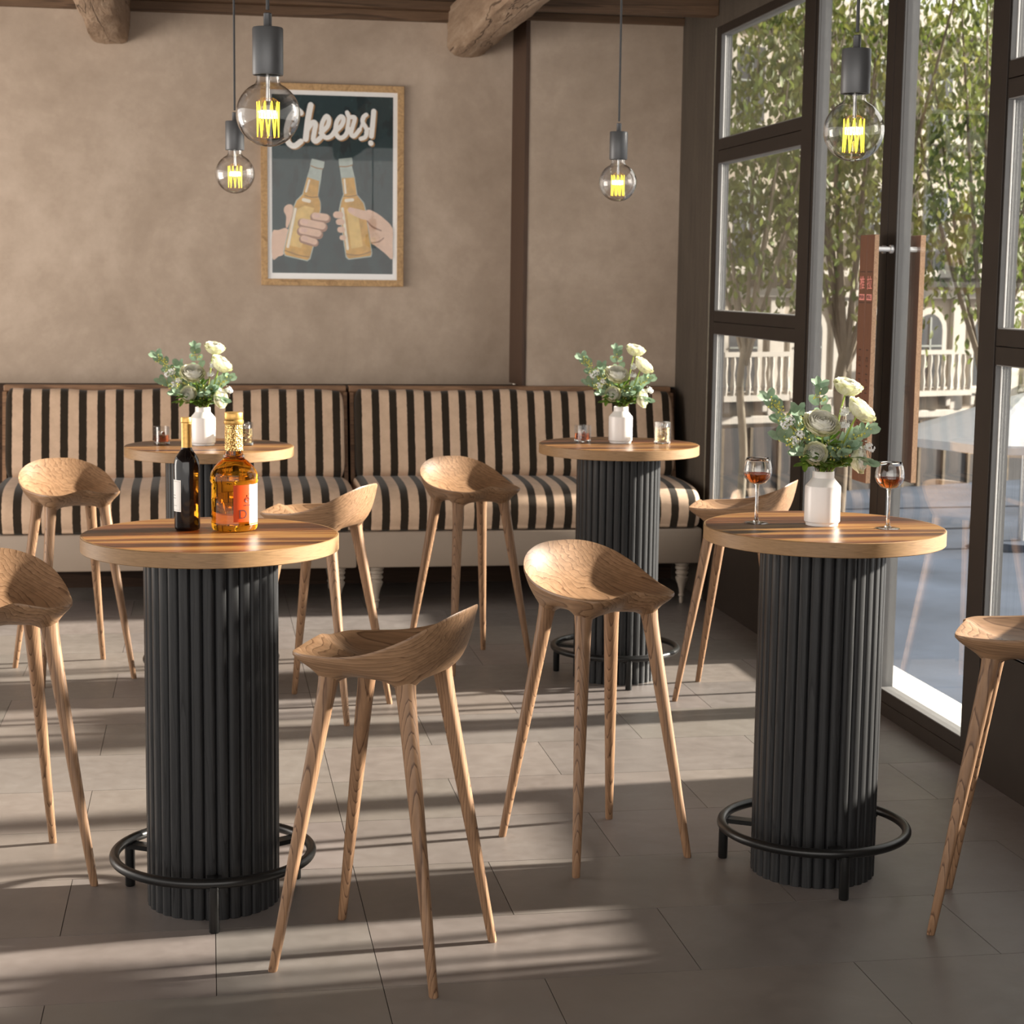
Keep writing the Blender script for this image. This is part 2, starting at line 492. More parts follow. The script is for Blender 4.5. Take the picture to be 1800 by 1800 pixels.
def dup(root, loc, rz, label, group=None):
    r = root.copy(); COL.objects.link(r)
    r.location = loc; r.rotation_euler = (0, 0, rz); r['label'] = label
    if group: r['group'] = group
    for ch in children(root):
        c = ch.copy(); COL.objects.link(c); c.parent = r
        for g in children(ch):
            d = g.copy(); COL.objects.link(d); d.parent = c
    return r
def add_box(bm, x0, x1, y0, y1, z0, z1, bev=0.0, mi=0):
    vs = [bm.verts.new((x, y, z)) for x in (x0, x1) for y in (y0, y1) for z in (z0, z1)]
    fs = [(0, 1, 3, 2), (4, 6, 7, 5), (0, 4, 5, 1), (2, 3, 7, 6), (0, 2, 6, 4), (1, 5, 7, 3)]
    faces = [bm.faces.new([vs[i] for i in f]) for f in fs]
    for f in faces: f.material_index = mi
    if bev > 0:
        es = list({e for f in faces for e in f.edges})
        r = bmesh.ops.bevel(bm, geom=es, offset=bev, segments=2, profile=0.5, affect='EDGES')
        for f in r['faces']: f.material_index = mi
    return faces
def boxbm(*a, bev=0.0):
    bm = bmesh.new(); add_box(bm, *a, bev=bev); return bm
def add_lathe(bm, prof, seg=48, c=(0, 0, 0), mi=0, rfun=None):
    """profile: list of (r, z) from bottom to top; r 0 closes to a point"""
    rings = []
    for r, z in prof:
        if r <= 1e-6:
            rings.append([bm.verts.new((c[0], c[1], c[2]+z))])
        else:
            rings.append([bm.verts.new((c[0]+r*cos(2*pi*i/seg), c[1]+r*sin(2*pi*i/seg), c[2]+z)) for i in range(seg)])
    for a, b in zip(rings[:-1], rings[1:]):
        for i in range(seg):
            j = (i+1) % seg
            if len(a) == 1 and len(b) == 1: continue
            if len(a) == 1: f = bm.faces.new((a[0], b[j], b[i]))
            elif len(b) == 1: f = bm.faces.new((a[i], a[j], b[0]))
            else: f = bm.faces.new((a[i], a[j], b[j], b[i]))
            f.material_index = mi
    return rings
def lathe(prof, seg=48, c=(0, 0, 0)):
    bm = bmesh.new(); add_lathe(bm, prof, seg, c); return bm
def add_tube(bm, pts, radii, seg=10, mi=0, cap=True, closed=False):
    pts = [Vector(p) for p in pts]
    if not hasattr(radii, '__len__'): radii = [radii]*len(pts)
    n = len(pts)
    rings = []
    prev = None
    for i, p in enumerate(pts):
        if closed: t = pts[(i+1) % n]-pts[i-1]
        else: t = pts[min(i+1, n-1)]-pts[max(i-1, 0)]
        t.normalize()
        if prev is None:
            a = Vector((0, 0, 1)) if abs(t.z) < 0.9 else Vector((1, 0, 0))
            u = t.cross(a).normalized()
        else:
            u = (prev-t*prev.dot(t)).normalized()
        prev = u
        v = t.cross(u)
        rings.append([bm.verts.new(p+radii[i]*(cos(2*pi*k/seg)*u+sin(2*pi*k/seg)*v)) for k in range(seg)])
    pairs = list(zip(rings[:-1], rings[1:]))
    if closed: pairs.append((rings[-1], rings[0]))
    for a, b in pairs:
        for k in range(seg):
            f = bm.faces.new((a[k], a[(k+1) % seg], b[(k+1) % seg], b[k])); f.material_index = mi
    if cap and not closed:
        f = bm.faces.new(list(reversed(rings[0]))); f.material_index = mi
        f = bm.faces.new(rings[-1]); f.material_index = mi
    return rings
def tube(pts, radii, seg=10):
    bm = bmesh.new(); add_tube(bm, pts, radii, seg); return bm
def add_sphere(bm, c, r, seg=10, rings=7, sc=(1, 1, 1), mi=0):
    prof = [(r*sin(pi*i/rings), -r*cos(pi*i/rings)) for i in range(rings+1)]
    prof[0] = (0, -r); prof[-1] = (0, r)
    rs = []
    for q, z in prof:
        if q < 1e-6: rs.append([bm.verts.new((c[0], c[1], c[2]+z*sc[2]))])
        else: rs.append([bm.verts.new((c[0]+q*cos(2*pi*i/seg)*sc[0], c[1]+q*sin(2*pi*i/seg)*sc[1], c[2]+z*sc[2])) for i in range(seg)])
    for a, b in zip(rs[:-1], rs[1:]):
        for i in range(seg):
            j = (i+1) % seg
            if len(a) == 1: f = bm.faces.new((a[0], b[j], b[i]))
            elif len(b) == 1: f = bm.faces.new((a[i], a[j], b[0]))
            else: f = bm.faces.new((a[i], a[j], b[j], b[i]))
            f.material_index = mi
def add_prism(bm, poly, axis_fn, d0, d1, mi=0):
    """closed polygon [(a, b)] extruded from depth d0 to d1; axis_fn(a, b, d) -> xyz"""
    A = [bm.verts.new(axis_fn(a, b, d0)) for a, b in poly]
    B = [bm.verts.new(axis_fn(a, b, d1)) for a, b in poly]
    n = len(poly)
    fs = [bm.faces.new(A), bm.faces.new(list(reversed(B)))]
    for i in range(n):
        j = (i+1) % n
        fs.append(bm.faces.new((A[j], A[i], B[i], B[j])))
    for f in fs: f.material_index = mi
    return fs
def fix_normals(bm):
    bmesh.ops.recalc_face_normals(bm, faces=bm.faces)
    return bm
def spline(pts, n=8, closed=False):
    """Catmull-Rom through points"""
    P = [Vector(p) for p in pts]
    out = []
    m = len(P)
    for i in range(m if closed else m-1):
        p0 = P[(i-1) % m] if closed else P[max(i-1, 0)]
        p1 = P[i]; p2 = P[(i+1) % m]
        p3 = P[(i+2) % m] if closed else P[min(i+2, m-1)]
        for k in range(n):
            t = k/n
            out.append(0.5*((2*p1)+(p2-p0)*t+(2*p0-5*p1+4*p2-p3)*t*t+(3*p1-p0-3*p2+p3)*t**3))
    if not closed: out.append(P[-1])
    return out
def text_mesh(s, size, extrude=0.0008, align='CENTER'):
    cu = bpy.data.curves.new('lettering', 'FONT')
    cu.body = s; cu.size = size; cu.extrude = extrude; cu.align_x = align; cu.align_y = 'CENTER'
    to = bpy.data.objects.new('lettering', cu)
    COL.objects.link(to)
    dg = bpy.context.evaluated_depsgraph_get()
    me = bpy.data.meshes.new_from_object(to.evaluated_get(dg))
    bpy.data.objects.remove(to); bpy.data.curves.remove(cu)
    bm = bmesh.new(); bm.from_mesh(me); bpy.data.meshes.remove(me)
    return bm

# ================================================================== SETTING
WX = 2.735           # room face of the window wall
WALL_Y = 10.73       # back wall
PAN_Y = 10.29        # projecting panel on the right
CEIL = 3.37
# ---- floor: individual tiles with joints, the joint pattern as laid
bm = bmesh.new()
TW, TD, G = 0.8230, 0.4637, 0.0011
X0, Y0 = 0.4215, 4.2735
fx0, fx1, fy0, fy1 = -5.0, WX+0.02, -1.5, 10.8
tl = bm.loops.layers.float_color.new('tint')
rnd = random.Random(3)
add_faces = []
k = -13
while Y0+k*TD < fy1:
    y0, y1 = Y0+k*TD, Y0+(k+1)*TD
    odd = k % 2
    xs = [X0]
    x = X0+(TW/2 if odd else TW)
    while x < fx1: xs.append(x); x += TW
    xs.append(fx1)
    x = X0-(TW if odd else TW/2)
    while x > fx0: xs.insert(0, x); x -= TW
    xs.insert(0, fx0)
    for a, b in zip(xs[:-1], xs[1:]):
        if b-a < 0.01: continue
        t = rnd.uniform(0.9, 1.1)
        ya, yb = max(y0, fy0), min(y1, fy1)
        if yb-ya < 0.01: continue
        fs = add_box(bm, a+G, b-G, ya+G, yb-G, -0.012, 0.0)
        tint = (t*rnd.uniform(0.97, 1.03), t, t*rnd.uniform(0.96, 1.02), 1)
        for f in fs:
            for l in f.loops: l[tl] = tint
    k += 1
fs = add_box(bm, fx0, fx1, fy0, fy1, -0.05, -0.0025, mi=1)
fl = struct('floor', bm, [M['tile'], M['grout']], 'grey stone tile floor with thin joints', 'floor', smooth=False)

# ---- back wall, projecting panel, low ledge, trims
struct('wall_back', boxbm(-5, 1.836, WALL_Y, WALL_Y+0.15, 0, CEIL), M['plaster'], 'mottled taupe plaster back wall behind the left bench', 'wall', smooth=False)
struct('wall_panel', boxbm(1.836, WX, PAN_Y, WALL_Y+0.15, 1.149, CEIL), M['plaster'], 'projecting taupe plaster wall panel on the right above the bench', 'wall', smooth=False)
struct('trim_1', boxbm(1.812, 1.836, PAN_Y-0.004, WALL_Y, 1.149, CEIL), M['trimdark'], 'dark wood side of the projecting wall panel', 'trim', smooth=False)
struct('trim_2', boxbm(-5, WX, 10.275, WALL_Y, 0.0, 1.135), M['trimlow'], 'dark wood ledge behind the striped benches', 'trim', smooth=False)
bm = boxbm(-5, 1.812, WALL_Y-0.05, WALL_Y, 3.262, 3.32, bev=0.004)
add_box(bm, -5, 1.812, WALL_Y-0.12, WALL_Y, 3.32, CEIL, bev=0.004)
struct('trim_3', bm, M['trimwood'], 'brown wood cornice board above the plaster back wall', 'trim', smooth=False)
bm = boxbm(1.80, WX, PAN_Y-0.03, PAN_Y, 3.232, 3.275, bev=0.003)
struct('trim_4', bm, M['trimwood'], 'thin wood strip along the top of the projecting wall panel', 'trim', smooth=False)
struct('trim_5', boxbm(1.70, WX, 9.55, 9.66, 3.19, CEIL, bev=0.006), M['trimwood'], 'light brown cross beam over the right bench', 'trim', smooth=False)
# ---- ceiling
bm = bmesh.new()
y = -1.0
while y < 10.8:
    add_box(bm, -5, WX+0.1, y, y+0.176, CEIL, CEIL+0.06, bev=0.004)
    y += 0.18
struct('ceiling', bm, M['ceil'], 'dark brown boarded ceiling', 'ceiling', smooth=False)
# ---- rough-hewn beams
def beam(cx, seed, label):
    rn = random.Random(seed)
    prof = [(-0.118, 3.34), (-0.122, 3.25), (-0.112, 3.135), (-0.072, 3.078), (0.068, 3.078), (0.108, 3.135), (0.116, 3.25), (0.112, 3.34)]
    prof = [(p.x, p.y) for p in [q for q in spline([(a, b, 0) for a, b in prof], 3)]]
    bm = bmesh.new()
    rows = []
    ny = 120
    ph = [rn.uniform(0, 6) for _ in range(6)]
    for i in range(ny+1):
        y = 1.0+(WALL_Y-0.003-1.0)*i/ny
        row = []
        for j, (x, z) in enumerate(prof):
            w = 0.014*sin(y*1.1+ph[0]+j*.3)+0.012*sin(y*3.7+ph[1]+j)+0.010*sin(y*7.9+ph[3]+j*1.7)+rn.uniform(-0.007, 0.007)
            cr = -0.012*max(0, 1-abs(j-(8+1.2*sin(y*0.9+ph[2]))))*(0.6+0.4*sin(y*5))
            s = 1+w*2+0
            row.append(bm.verts.new((cx+x*s, y, 3.21+(z-3.21)*s-cr if z < 3.2 else z)))
        rows.append(row)
    for a, b in zip(rows[:-1], rows[1:]):
        for j in range(len(prof)-1):
            bm.faces.new((a[j], a[j+1], b[j+1], b[j]))
        bm.faces.new((a[-1], a[0], b[0], b[-1]))
    bm.faces.new(rows[0]); bm.faces.new(list(reversed(rows[-1])))
    fix_normals(bm)
    struct('ceiling_beam', bm, M['beam'], label, 'beam', angle=0.5)
beam(-0.527, 1, 'rough-hewn pale ceiling beam ending above the plain left wall')
beam(1.535, 2, 'rough-hewn brown ceiling beam ending between the poster and the wall panel')

# ---- window wall
TOPW = 3.13
struct('wall_right', boxbm(WX, WX+0.05, 9.60, WALL_Y+0.15, 0, CEIL), M['darkwall'], 'dark brown textured pier between the bench and the windows', 'wall', smooth=False)
bm = boxbm(WX, WX+0.10, 4.30, 9.60, TOPW, CEIL)
struct('wall_lintel', bm, M['darkwall'], 'dark lintel above the shop windows', 'wall', smooth=False)
struct('trim_10', boxbm(WX-0.003, WX+0.05, 9.587, 9.60, 0, TOPW), M['paleedge'], 'pale thin edge strip between the pier and the window frame', 'trim', smooth=False)
struct('wall_dado', boxbm(WX, WX+0.12, 8.115, 9.60, 0, 0.49), M['frame'], 'dark panel under the far window', 'wall', smooth=False)
struct('wall_dado_near', boxbm(WX, WX+0.12, 4.30, 5.93, 0, 0.49), M['frame'], 'dark panel under the near window', 'wall', smooth=False)
struct('wall_front_right', boxbm(WX, WX+0.16, -1.5, 4.30, 0, CEIL), M['darkwall'], 'dark brown wall towards the front right', 'wall', smooth=False)
FD = 0.05
def framebox(bm, y0, y1, z0, z1, x0=WX, x1=WX+FD):
    add_box(bm, x0, x1, y0, y1, z0, z1, bev=0.002)
def window(n, ya, yb, stile_a, stile_b, label):
    """bay from ya (near) to yb (far)"""
    root = thing('window_%d' % n, label, 'window', (0, 0, 0))
    root['kind'] = 'structure'
    bm = bmesh.new()
    framebox(bm, ya, ya+stile_a, 0.49, TOPW)
    framebox(bm, yb-stile_b, yb, 0.49, TOPW)
    for z0, z1 in ((2.405, 2.470), (2.473, 2.532), (1.488, 1.551), (1.554, 1.612)):
        framebox(bm, ya+stile_a, yb-stile_b, z0, z1)
    framebox(bm, ya+stile_a, yb-stile_b, 3.085, TOPW)
    framebox(bm, ya+stile_a, yb-stile_b, 0.49, 0.53)
    obj('window_frame', bm, M['frame'], root, smooth=False)
    cells = [(0.53, 1.488), (1.612, 2.405), (2.532, 3.085)]
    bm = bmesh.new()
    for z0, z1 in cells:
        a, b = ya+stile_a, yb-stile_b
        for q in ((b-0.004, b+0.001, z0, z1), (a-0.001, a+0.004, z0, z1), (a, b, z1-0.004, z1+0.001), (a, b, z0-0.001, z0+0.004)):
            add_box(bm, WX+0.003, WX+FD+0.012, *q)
    obj('skylit_lining', bm, M['reveal'], root, smooth=False)
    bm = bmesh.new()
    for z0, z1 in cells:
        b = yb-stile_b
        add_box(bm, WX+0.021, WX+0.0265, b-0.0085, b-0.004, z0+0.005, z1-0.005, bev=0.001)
    obj('sun_glint_bead', bm, M['bead'], root, smooth=False)
    for z0, z1 in cells:
        obj('pane', boxbm(WX+0.030, WX+0.036, ya+stile_a+0.002, yb-stile_b-0.002, z0+0.002, z1-0.002), M['pane'], root, smooth=False)
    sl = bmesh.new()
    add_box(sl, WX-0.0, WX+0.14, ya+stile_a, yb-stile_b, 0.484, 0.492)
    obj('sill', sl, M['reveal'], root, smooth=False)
window(1, 8.115, 9.585, 0.0, 0.085, 'dark framed three-pane shop window beside the pier at the far end')
window(2, 4.42, 5.93, 0.05, 0.002, 'dark framed three-pane shop window cut by the right edge')
# mullions
bm = bmesh.new()
framebox(bm, 7.962, 8.113, 0, TOPW, WX-0.004, WX+FD)
struct('trim_6', bm, M['frame'], 'dark mullion between the far window and the glass door', 'trim', smooth=False)
bm = bmesh.new()
framebox(bm, 5.932, 6.048, 0, TOPW, WX-0.004, WX+FD)
struct('trim_7', bm, M['frame'], 'dark mullion between the glass door and the near window', 'trim', smooth=False)
bm = bmesh.new()
framebox(bm, 4.30, 4.42, 0.49, TOPW, WX-0.004, WX+FD+0.05)
struct('trim_8', bm, M['frame'], 'dark post at the near end of the windows', 'trim', smooth=False)
# threshold
bm = boxbm(WX, WX+0.09, 6.05, 7.96, 0, 0.055, bev=0.002)
struct('trim_9', bm, M['frame'], 'dark threshold under the glass doors', 'trim', smooth=False)
def door(n, ya, yb, sa, sb, label, ch, pinyin, hy0, hy1):
    root = thing('door_%d' % n, label, 'door', (0, 0, 0))
    root['kind'] = 'structure'
    z0, z1 = 0.057, 3.085
    bm = bmesh.new()
    framebox(bm, ya, ya+sa, z0, TOPW)
    framebox(bm, yb-sb, yb, z0, TOPW)
    framebox(bm, ya+sa, yb-sb, z1, TOPW)
    framebox(bm, ya+sa, yb-sb, z0, 0.105)
    obj('door_frame', bm, M['frame'], root, smooth=False)
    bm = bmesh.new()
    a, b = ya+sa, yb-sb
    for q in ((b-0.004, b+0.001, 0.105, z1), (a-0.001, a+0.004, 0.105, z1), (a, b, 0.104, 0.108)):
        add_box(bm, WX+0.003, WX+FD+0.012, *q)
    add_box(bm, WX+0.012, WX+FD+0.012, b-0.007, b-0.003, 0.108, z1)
    obj('skylit_lining', bm, M['reveal'], root, smooth=False)
    obj('pane', boxbm(WX+0.030, WX+0.036, a+0.002, b-0.002, 0.107, z1), M['pane'], root, smooth=False)
    # half planks of the pull handle, inside and outside
    for side in (0, 1):
        xf, xb = (2.642, 2.661) if side == 0 else (2.836, 2.858)
        hz0, hz1 = 0.958, 1.962
        h = obj('door_handle', boxbm(xf, xb, hy0, hy1, hz0, hz1, bev=0.0015), M['handlewood'], root, smooth=False)
        # pale long edge on the near side
        if n == 2:
            obj('pale_edge', boxbm(xf+0.0006, xb-0.0006, hy0-0.002, hy0+0.0015, hz0+0.0015, hz1-0.0015), M['handlepale'], h, smooth=False)
        pm = bmesh.new()
        ym = 0.5*(hy0+hy1)
        for pz in (1.905,):
            if side == 0:
                add_tube(pm, [(xb-0.002, ym, pz), (WX+0.001, ym, pz)], 0.011, 16)
                add_tube(pm, [(WX-0.012, ym, pz), (WX+0.001, ym, pz)], 0.017, 16)
            else:
                add_tube(pm, [(WX+FD-0.001, ym, pz), (xf+0.002, ym, pz)], 0.011, 16)
        obj('standoff', pm, M['chrome'], h)
        if side == 0:
            R = Matrix(((0, 0, -1), (-1, 0, 0), (0, 1, 0))).to_4x4()    # text x -> -Y, text y -> Z, facing -X
            t = text_mesh(ch, 0.058, 0.0006)
            bmesh.ops.transform(t, matrix=Matrix.Translation((xf-0.0005, ym, 1.765)) @ R, verts=t.verts)
            obj('character', t, M['redink'], h, smooth=False)
            t = text_mesh(pinyin, 0.021, 0.0006)
            bmesh.ops.transform(t, matrix=Matrix.Translation((xf-0.0006, ym, 1.711)) @ R, verts=t.verts)
            obj('word', t, M['blackink'], h, smooth=False)
            bx = bmesh.new()
            add_box(bx, xf-0.0004, xf+0.001, ym-0.029, ym+0.029, 1.699, 1.723)
            obj('word_plate', bx, M['redink'], h, smooth=False)
            bx = bmesh.new()
            for zz in (1.688, 1.812):
                add_box(bx, xf-0.0006, xf+0.001, ym-0.028, ym+0.028, zz, zz+0.003)
            rr = random.Random(5)
            zz = 1.50
            for gi in range(17):
                # worn dark vertical lettering, unreadable strokes
                hgt = rr.uniform(0.008, 0.019)
                add_box(bx, xf-0.0006, xf+0.001, ym-0.012, ym-0.012+rr.uniform(0.016, 0.024), zz-0.004, zz)
                if gi % 3: add_box(bx, xf-0.0006, xf+0.001, ym-0.012, ym-0.008, zz-hgt, zz-0.006)
                if gi % 4 == 1: add_box(bx, xf-0.0006, xf+0.001, ym+0.006, ym+0.010, zz-hgt, zz-0.006)
                zz -= rr.uniform(0.022, 0.034)
            obj('lettering', bx, M['blackink'], h, smooth=False)
door(1, 6.995, 7.958, 0.085, 0.023, 'left leaf of the glass double door with half a wooden plank handle', '推', 'PUSH', 6.971, 7.050)
door(2, 6.052, 6.990, 0.024, 0.085, 'right leaf of the glass double door nearer the camera', '拉', 'PULL', 6.890, 6.969)

# ================================================================== FURNITURE
def bar_table(name, label, loc):
    root = thing(name, label, 'table', loc, 0, 'round bar tables')
    R, TH, H = 0.3545, 0.0426, 1.05
    top = obj('tabletop', lathe([(0, H-0.012), (R-0.006, H-0.012), (R-0.0045, H-0.001), (R-0.006, H), (0, H)], 128), M['top'], root, angle=0.4)
    bm = lathe([(R-0.05, H-TH), (R-0.002, H-TH), (R, H-TH+0.002), (R, H-0.002), (R-0.002, H-0.0003), (R-0.0052, H-0.0003), (R-0.0052, H-0.011), (R-0.05, H-0.011), (R-0.05, H-TH)], 128)
    obj('edge_band', bm, M['edge'], top, angle=0.4)
    obj('underside', lathe([(0, H-TH+0.001), (R-0.049, H-TH+0.001), (R-0.049, H-0.013), (0, H-0.013)], 96), M['edge'], top, angle=0.4)
    # fluted column: 34 rounded slats with grooves
    NF, SUB = 33, 12
    bm = bmesh.new()
    ring = []
    for i in range(NF*SUB):
        t = (i % SUB)/SUB
        a = 2*pi*i/(NF*SUB)
        prof = sqrt(max(0.0, 1-(abs(2*t-1))**2.6))
        r = 0.1745+0.0112*prof
        ring.append((r*cos(a), r*sin(a)))
    lo = [bm.verts.new((x, y, 0.0)) for x, y in ring]
    hi = [bm.verts.new((x, y, H-TH)) for x, y in ring]
    n = len(ring)
    for i in range(n):
        j = (i+1) % n
        bm.faces.new((lo[i], lo[j], hi[j], hi[i]))
    bm.faces.new(list(reversed(lo))); bm.faces.new(hi)
    obj('fluted_column', bm, M['flute'], root, angle=0.9)
    # foot ring
    RR, RZ, rt_ = 0.2765, 0.137, 0.0140
    bm = bmesh.new()
    add_tube(bm, [(RR*cos(2*pi*i/72), RR*sin(2*pi*i/72), RZ) for i in range(72)], rt_, 16, closed=True)
    fr = obj('foot_ring', bm, M['blackmetal'], root)
    for q in range(3):
        a = -pi/2+q*2*pi/3
        p = Vector((RR*cos(a), RR*sin(a), 0))
        bm = bmesh.new()
        add_lathe(bm, [(0.0, 0.0), (0.0125, 0.0), (0.0145, 0.003), (0.0145, RZ-0.008), (0, RZ-0.008)], 20, (p.x, p.y, 0))
        obj('ring_post', bm, M['blackmetal'], fr)
        bm = bmesh.new()
        d = p.normalized(); s = Vector((-d.y, d.x, 0))
        vs = []
        for r_ in (0.176, RR+0.004):
            for w in (-0.019, 0.019):
                for z in (RZ-0.021, RZ-0.007):
                    vs.append(bm.verts.new(d*r_+s*w+Vector((0, 0, z))))
        for f in ((0, 1, 3, 2), (4, 6, 7, 5), (0, 4, 5, 1), (2, 3, 7, 6), (0, 2, 6, 4), (1, 5, 7, 3)):
            bm.faces.new([vs[i] for i in f])
        fix_normals(bm)
        obj('bracket', bm, M['blackmetal'], fr, angle=0.5)
    return root
TA, TB, TC, TD_ = (0.007, 4.987), (1.797, 5.010), (1.796, 7.690), (0.009, 7.650)
tabA = bar_table('bar_table', 'front left round bar table carrying the wine and whisky bottles', (*TA, 0))
dup(tabA, (*TB, 0), 0, 'front right round bar table with a flower vase and two stemmed glasses')
dup(tabA, (*TC, 0), 0, 'back right round bar table near the window, in front of the striped bench')
dup(tabA, (*TD_, 0), 0, 'back left round bar table behind the two bottles')

# ---- bar stools
RIM = [  # x, y, z of the right half of the seat's rim from front to back
    (0.000, -0.188, 0.845), (0.050, -0.198, 0.836), (0.095, -0.204, 0.827), (0.134, -0.198, 0.826), (0.162, -0.174, 0.828), (0.180, -0.128, 0.829),
    (0.198, -0.04, 0.835), (0.206, 0.04, 0.852), (0.195, 0.12, 0.884), (0.152, 0.180, 0.918), (0.082, 0.216, 0.941), (0.0, 0.225, 0.946)]
def make_stool(label, loc, rz):
    root = thing('bar_stool', label, 'stool', loc, rz, 'elm bar stools')
    left = [(-x, y, z) for x, y, z in reversed(RIM[1:-1])]
    ctrl = RIM+left
    rim = spline(ctrl, 6, closed=True)
    N = len(rim)
    K = 26
    bm = bmesh.new()
    LT = [(sx*0.1185, sy*0.105) for sx in (-1, 1) for sy in (-1, 1)]
    zc, zb = 0.787, 0.757
    cy = 0.0
    tops, bots = [], []
    for k in range(1, K+1):
        t = k/K
        rt_, rb_ = [], []
        for p in rim:
            x, y = p.x*t, cy+(p.y-cy)*t
            bk = max(0.0, min(1.0, (p.y+0.06)/0.26)); bk = bk*bk*(3-2*bk)
            ft = 0.40*t*t+0.60*t**(2.8+2.2*bk)
            gt = (0.22-0.08*bk)*t*t+(0.78+0.08*bk)*t**(4.2+4.5*bk)
            # round the rim over the last bit
            lip = 0.003*max(0, (t-0.95)/0.05)**2
            rt_.append(bm.verts.new((x, y, zc+(p.z-zc)*ft-lip)))
            if k < K:
                s = t
                xb, yb = p.x*s, cy+(p.y-cy)*s
                back = max(0, p.y/0.226)
                z = zb+(p.z-0.014-zb)*gt
                for lx, ly in LT:
                    d = sqrt((xb-lx)**2+(yb-ly)**2)
                    b = math.exp(-(d/0.029)**2)+0.30*math.exp(-(d/0.050)**2)
                    z -= 0.026*b*max(0.0, min(1.0, (0.87-z)/0.05))
                rb_.append(bm.verts.new((xb, yb, z)))
        tops.append(rt_)
        if rb_: bots.append(rb_)
    # rounded edge between the bowl and the underside
    e1 = [bm.verts.new((p.x*1.006, p.y*1.006, p.z-0.0065)) for p in rim]
    e2 = [bm.verts.new((p.x*1.003, p.y*1.003, p.z-0.0120)) for p in rim]
    ct = bm.verts.new((0, cy, zc)); cb = bm.verts.new((0, cy, zb))
    for i in range(N):
        j = (i+1) % N
        bm.faces.new((ct, tops[0][i], tops[0][j]))
        bm.faces.new((cb, bots[0][j], bots[0][i]))
        for a, b in zip(tops[:-1], tops[1:]):
            bm.faces.new((a[i], b[i], b[j], a[j]))
        for a, b in zip(bots[:-1], bots[1:]):
            bm.faces.new((a[j], b[j], b[i], a[i]))
        bm.faces.new((tops[-1][i], e1[i], e1[j], tops[-1][j]))
        bm.faces.new((e1[i], e2[i], e2[j], e1[j]))
        bm.faces.new((e2[i], bots[-1][i], bots[-1][j], e2[j]))
    fix_normals(bm)
    obj('seat', bm, M['stoolseat'], root, angle=1.0)
    for sx in (-1, 1):
        for sy in (-1, 1):
            bm = bmesh.new()
            top = Vector((sx*0.1155, sy*0.101, 0.780)); foot = Vector((sx*0.203, sy*0.223, 0.0))
            st = [(0.0, 0.0102), (0.004, 0.0115), (0.2, 0.0138), (0.4, 0.0163), (0.6, 0.0188), (0.8, 0.0212), (0.88, 0.0222), (0.94, 0.0240), (0.97, 0.0262), (1.0, 0.029)]
            rings = []
            S = 20
            for t, r in st:
                c = foot.lerp(top, t)
                ring = []
                for q in range(S):
                    a = 2*pi*q/S
                    e = 2.5
                    ca, sa = cos(a), sin(a)
                    rr = r/((abs(ca)**e+abs(sa)**e)**(1/e))
                    ring.append(bm.verts.new((c.x+rr*ca, c.y+rr*sa, c.z)))
                rings.append(ring)
            for a, b in zip(rings[:-1], rings[1:]):
                for q in range(S):
                    w = (q+1) % S
                    bm.faces.new((a[q], a[w], b[w], b[q]))
            bm.faces.new(list(reversed(rings[0]))); bm.faces.new(rings[-1])
            obj('leg', bm, M['stoolleg'], root, angle=0.9)
    return root
# heading = direction of the stool's back, as an angle from +X
def rzh(a): return a-pi/2
st0 = make_stool('curved-seat wooden bar stool in the centre foreground, its back towards the right', (0.447, 4.479, 0), rzh(-0.523))
for x, y, a, lab in [
    (1.183, 5.305, 1.924, 'wooden bar stool facing the camera just left of the front right table'),
    (0.446, 7.218, -0.529, 'wooden bar stool half hidden behind the front left tabletop, in front of the striped bench'),
    (1.185, 8.049, 1.929, 'wooden bar stool left of the back right table, against the striped bench'),
    (-0.596, 8.022, 1.929, 'wooden bar stool at the far left before the bench'),
    (-0.602, 5.280, 1.916, 'wooden bar stool cut by the left edge of the picture'),
    (2.237, 7.255, -0.515, 'wooden bar stool seen past the front right tabletop, close to the glass door'),
    (2.232, 4.500, -0.523, 'wooden bar stool cut by the right edge in front of the near window')]:
    dup(st0, (x, y, 0), rzh(a), lab)

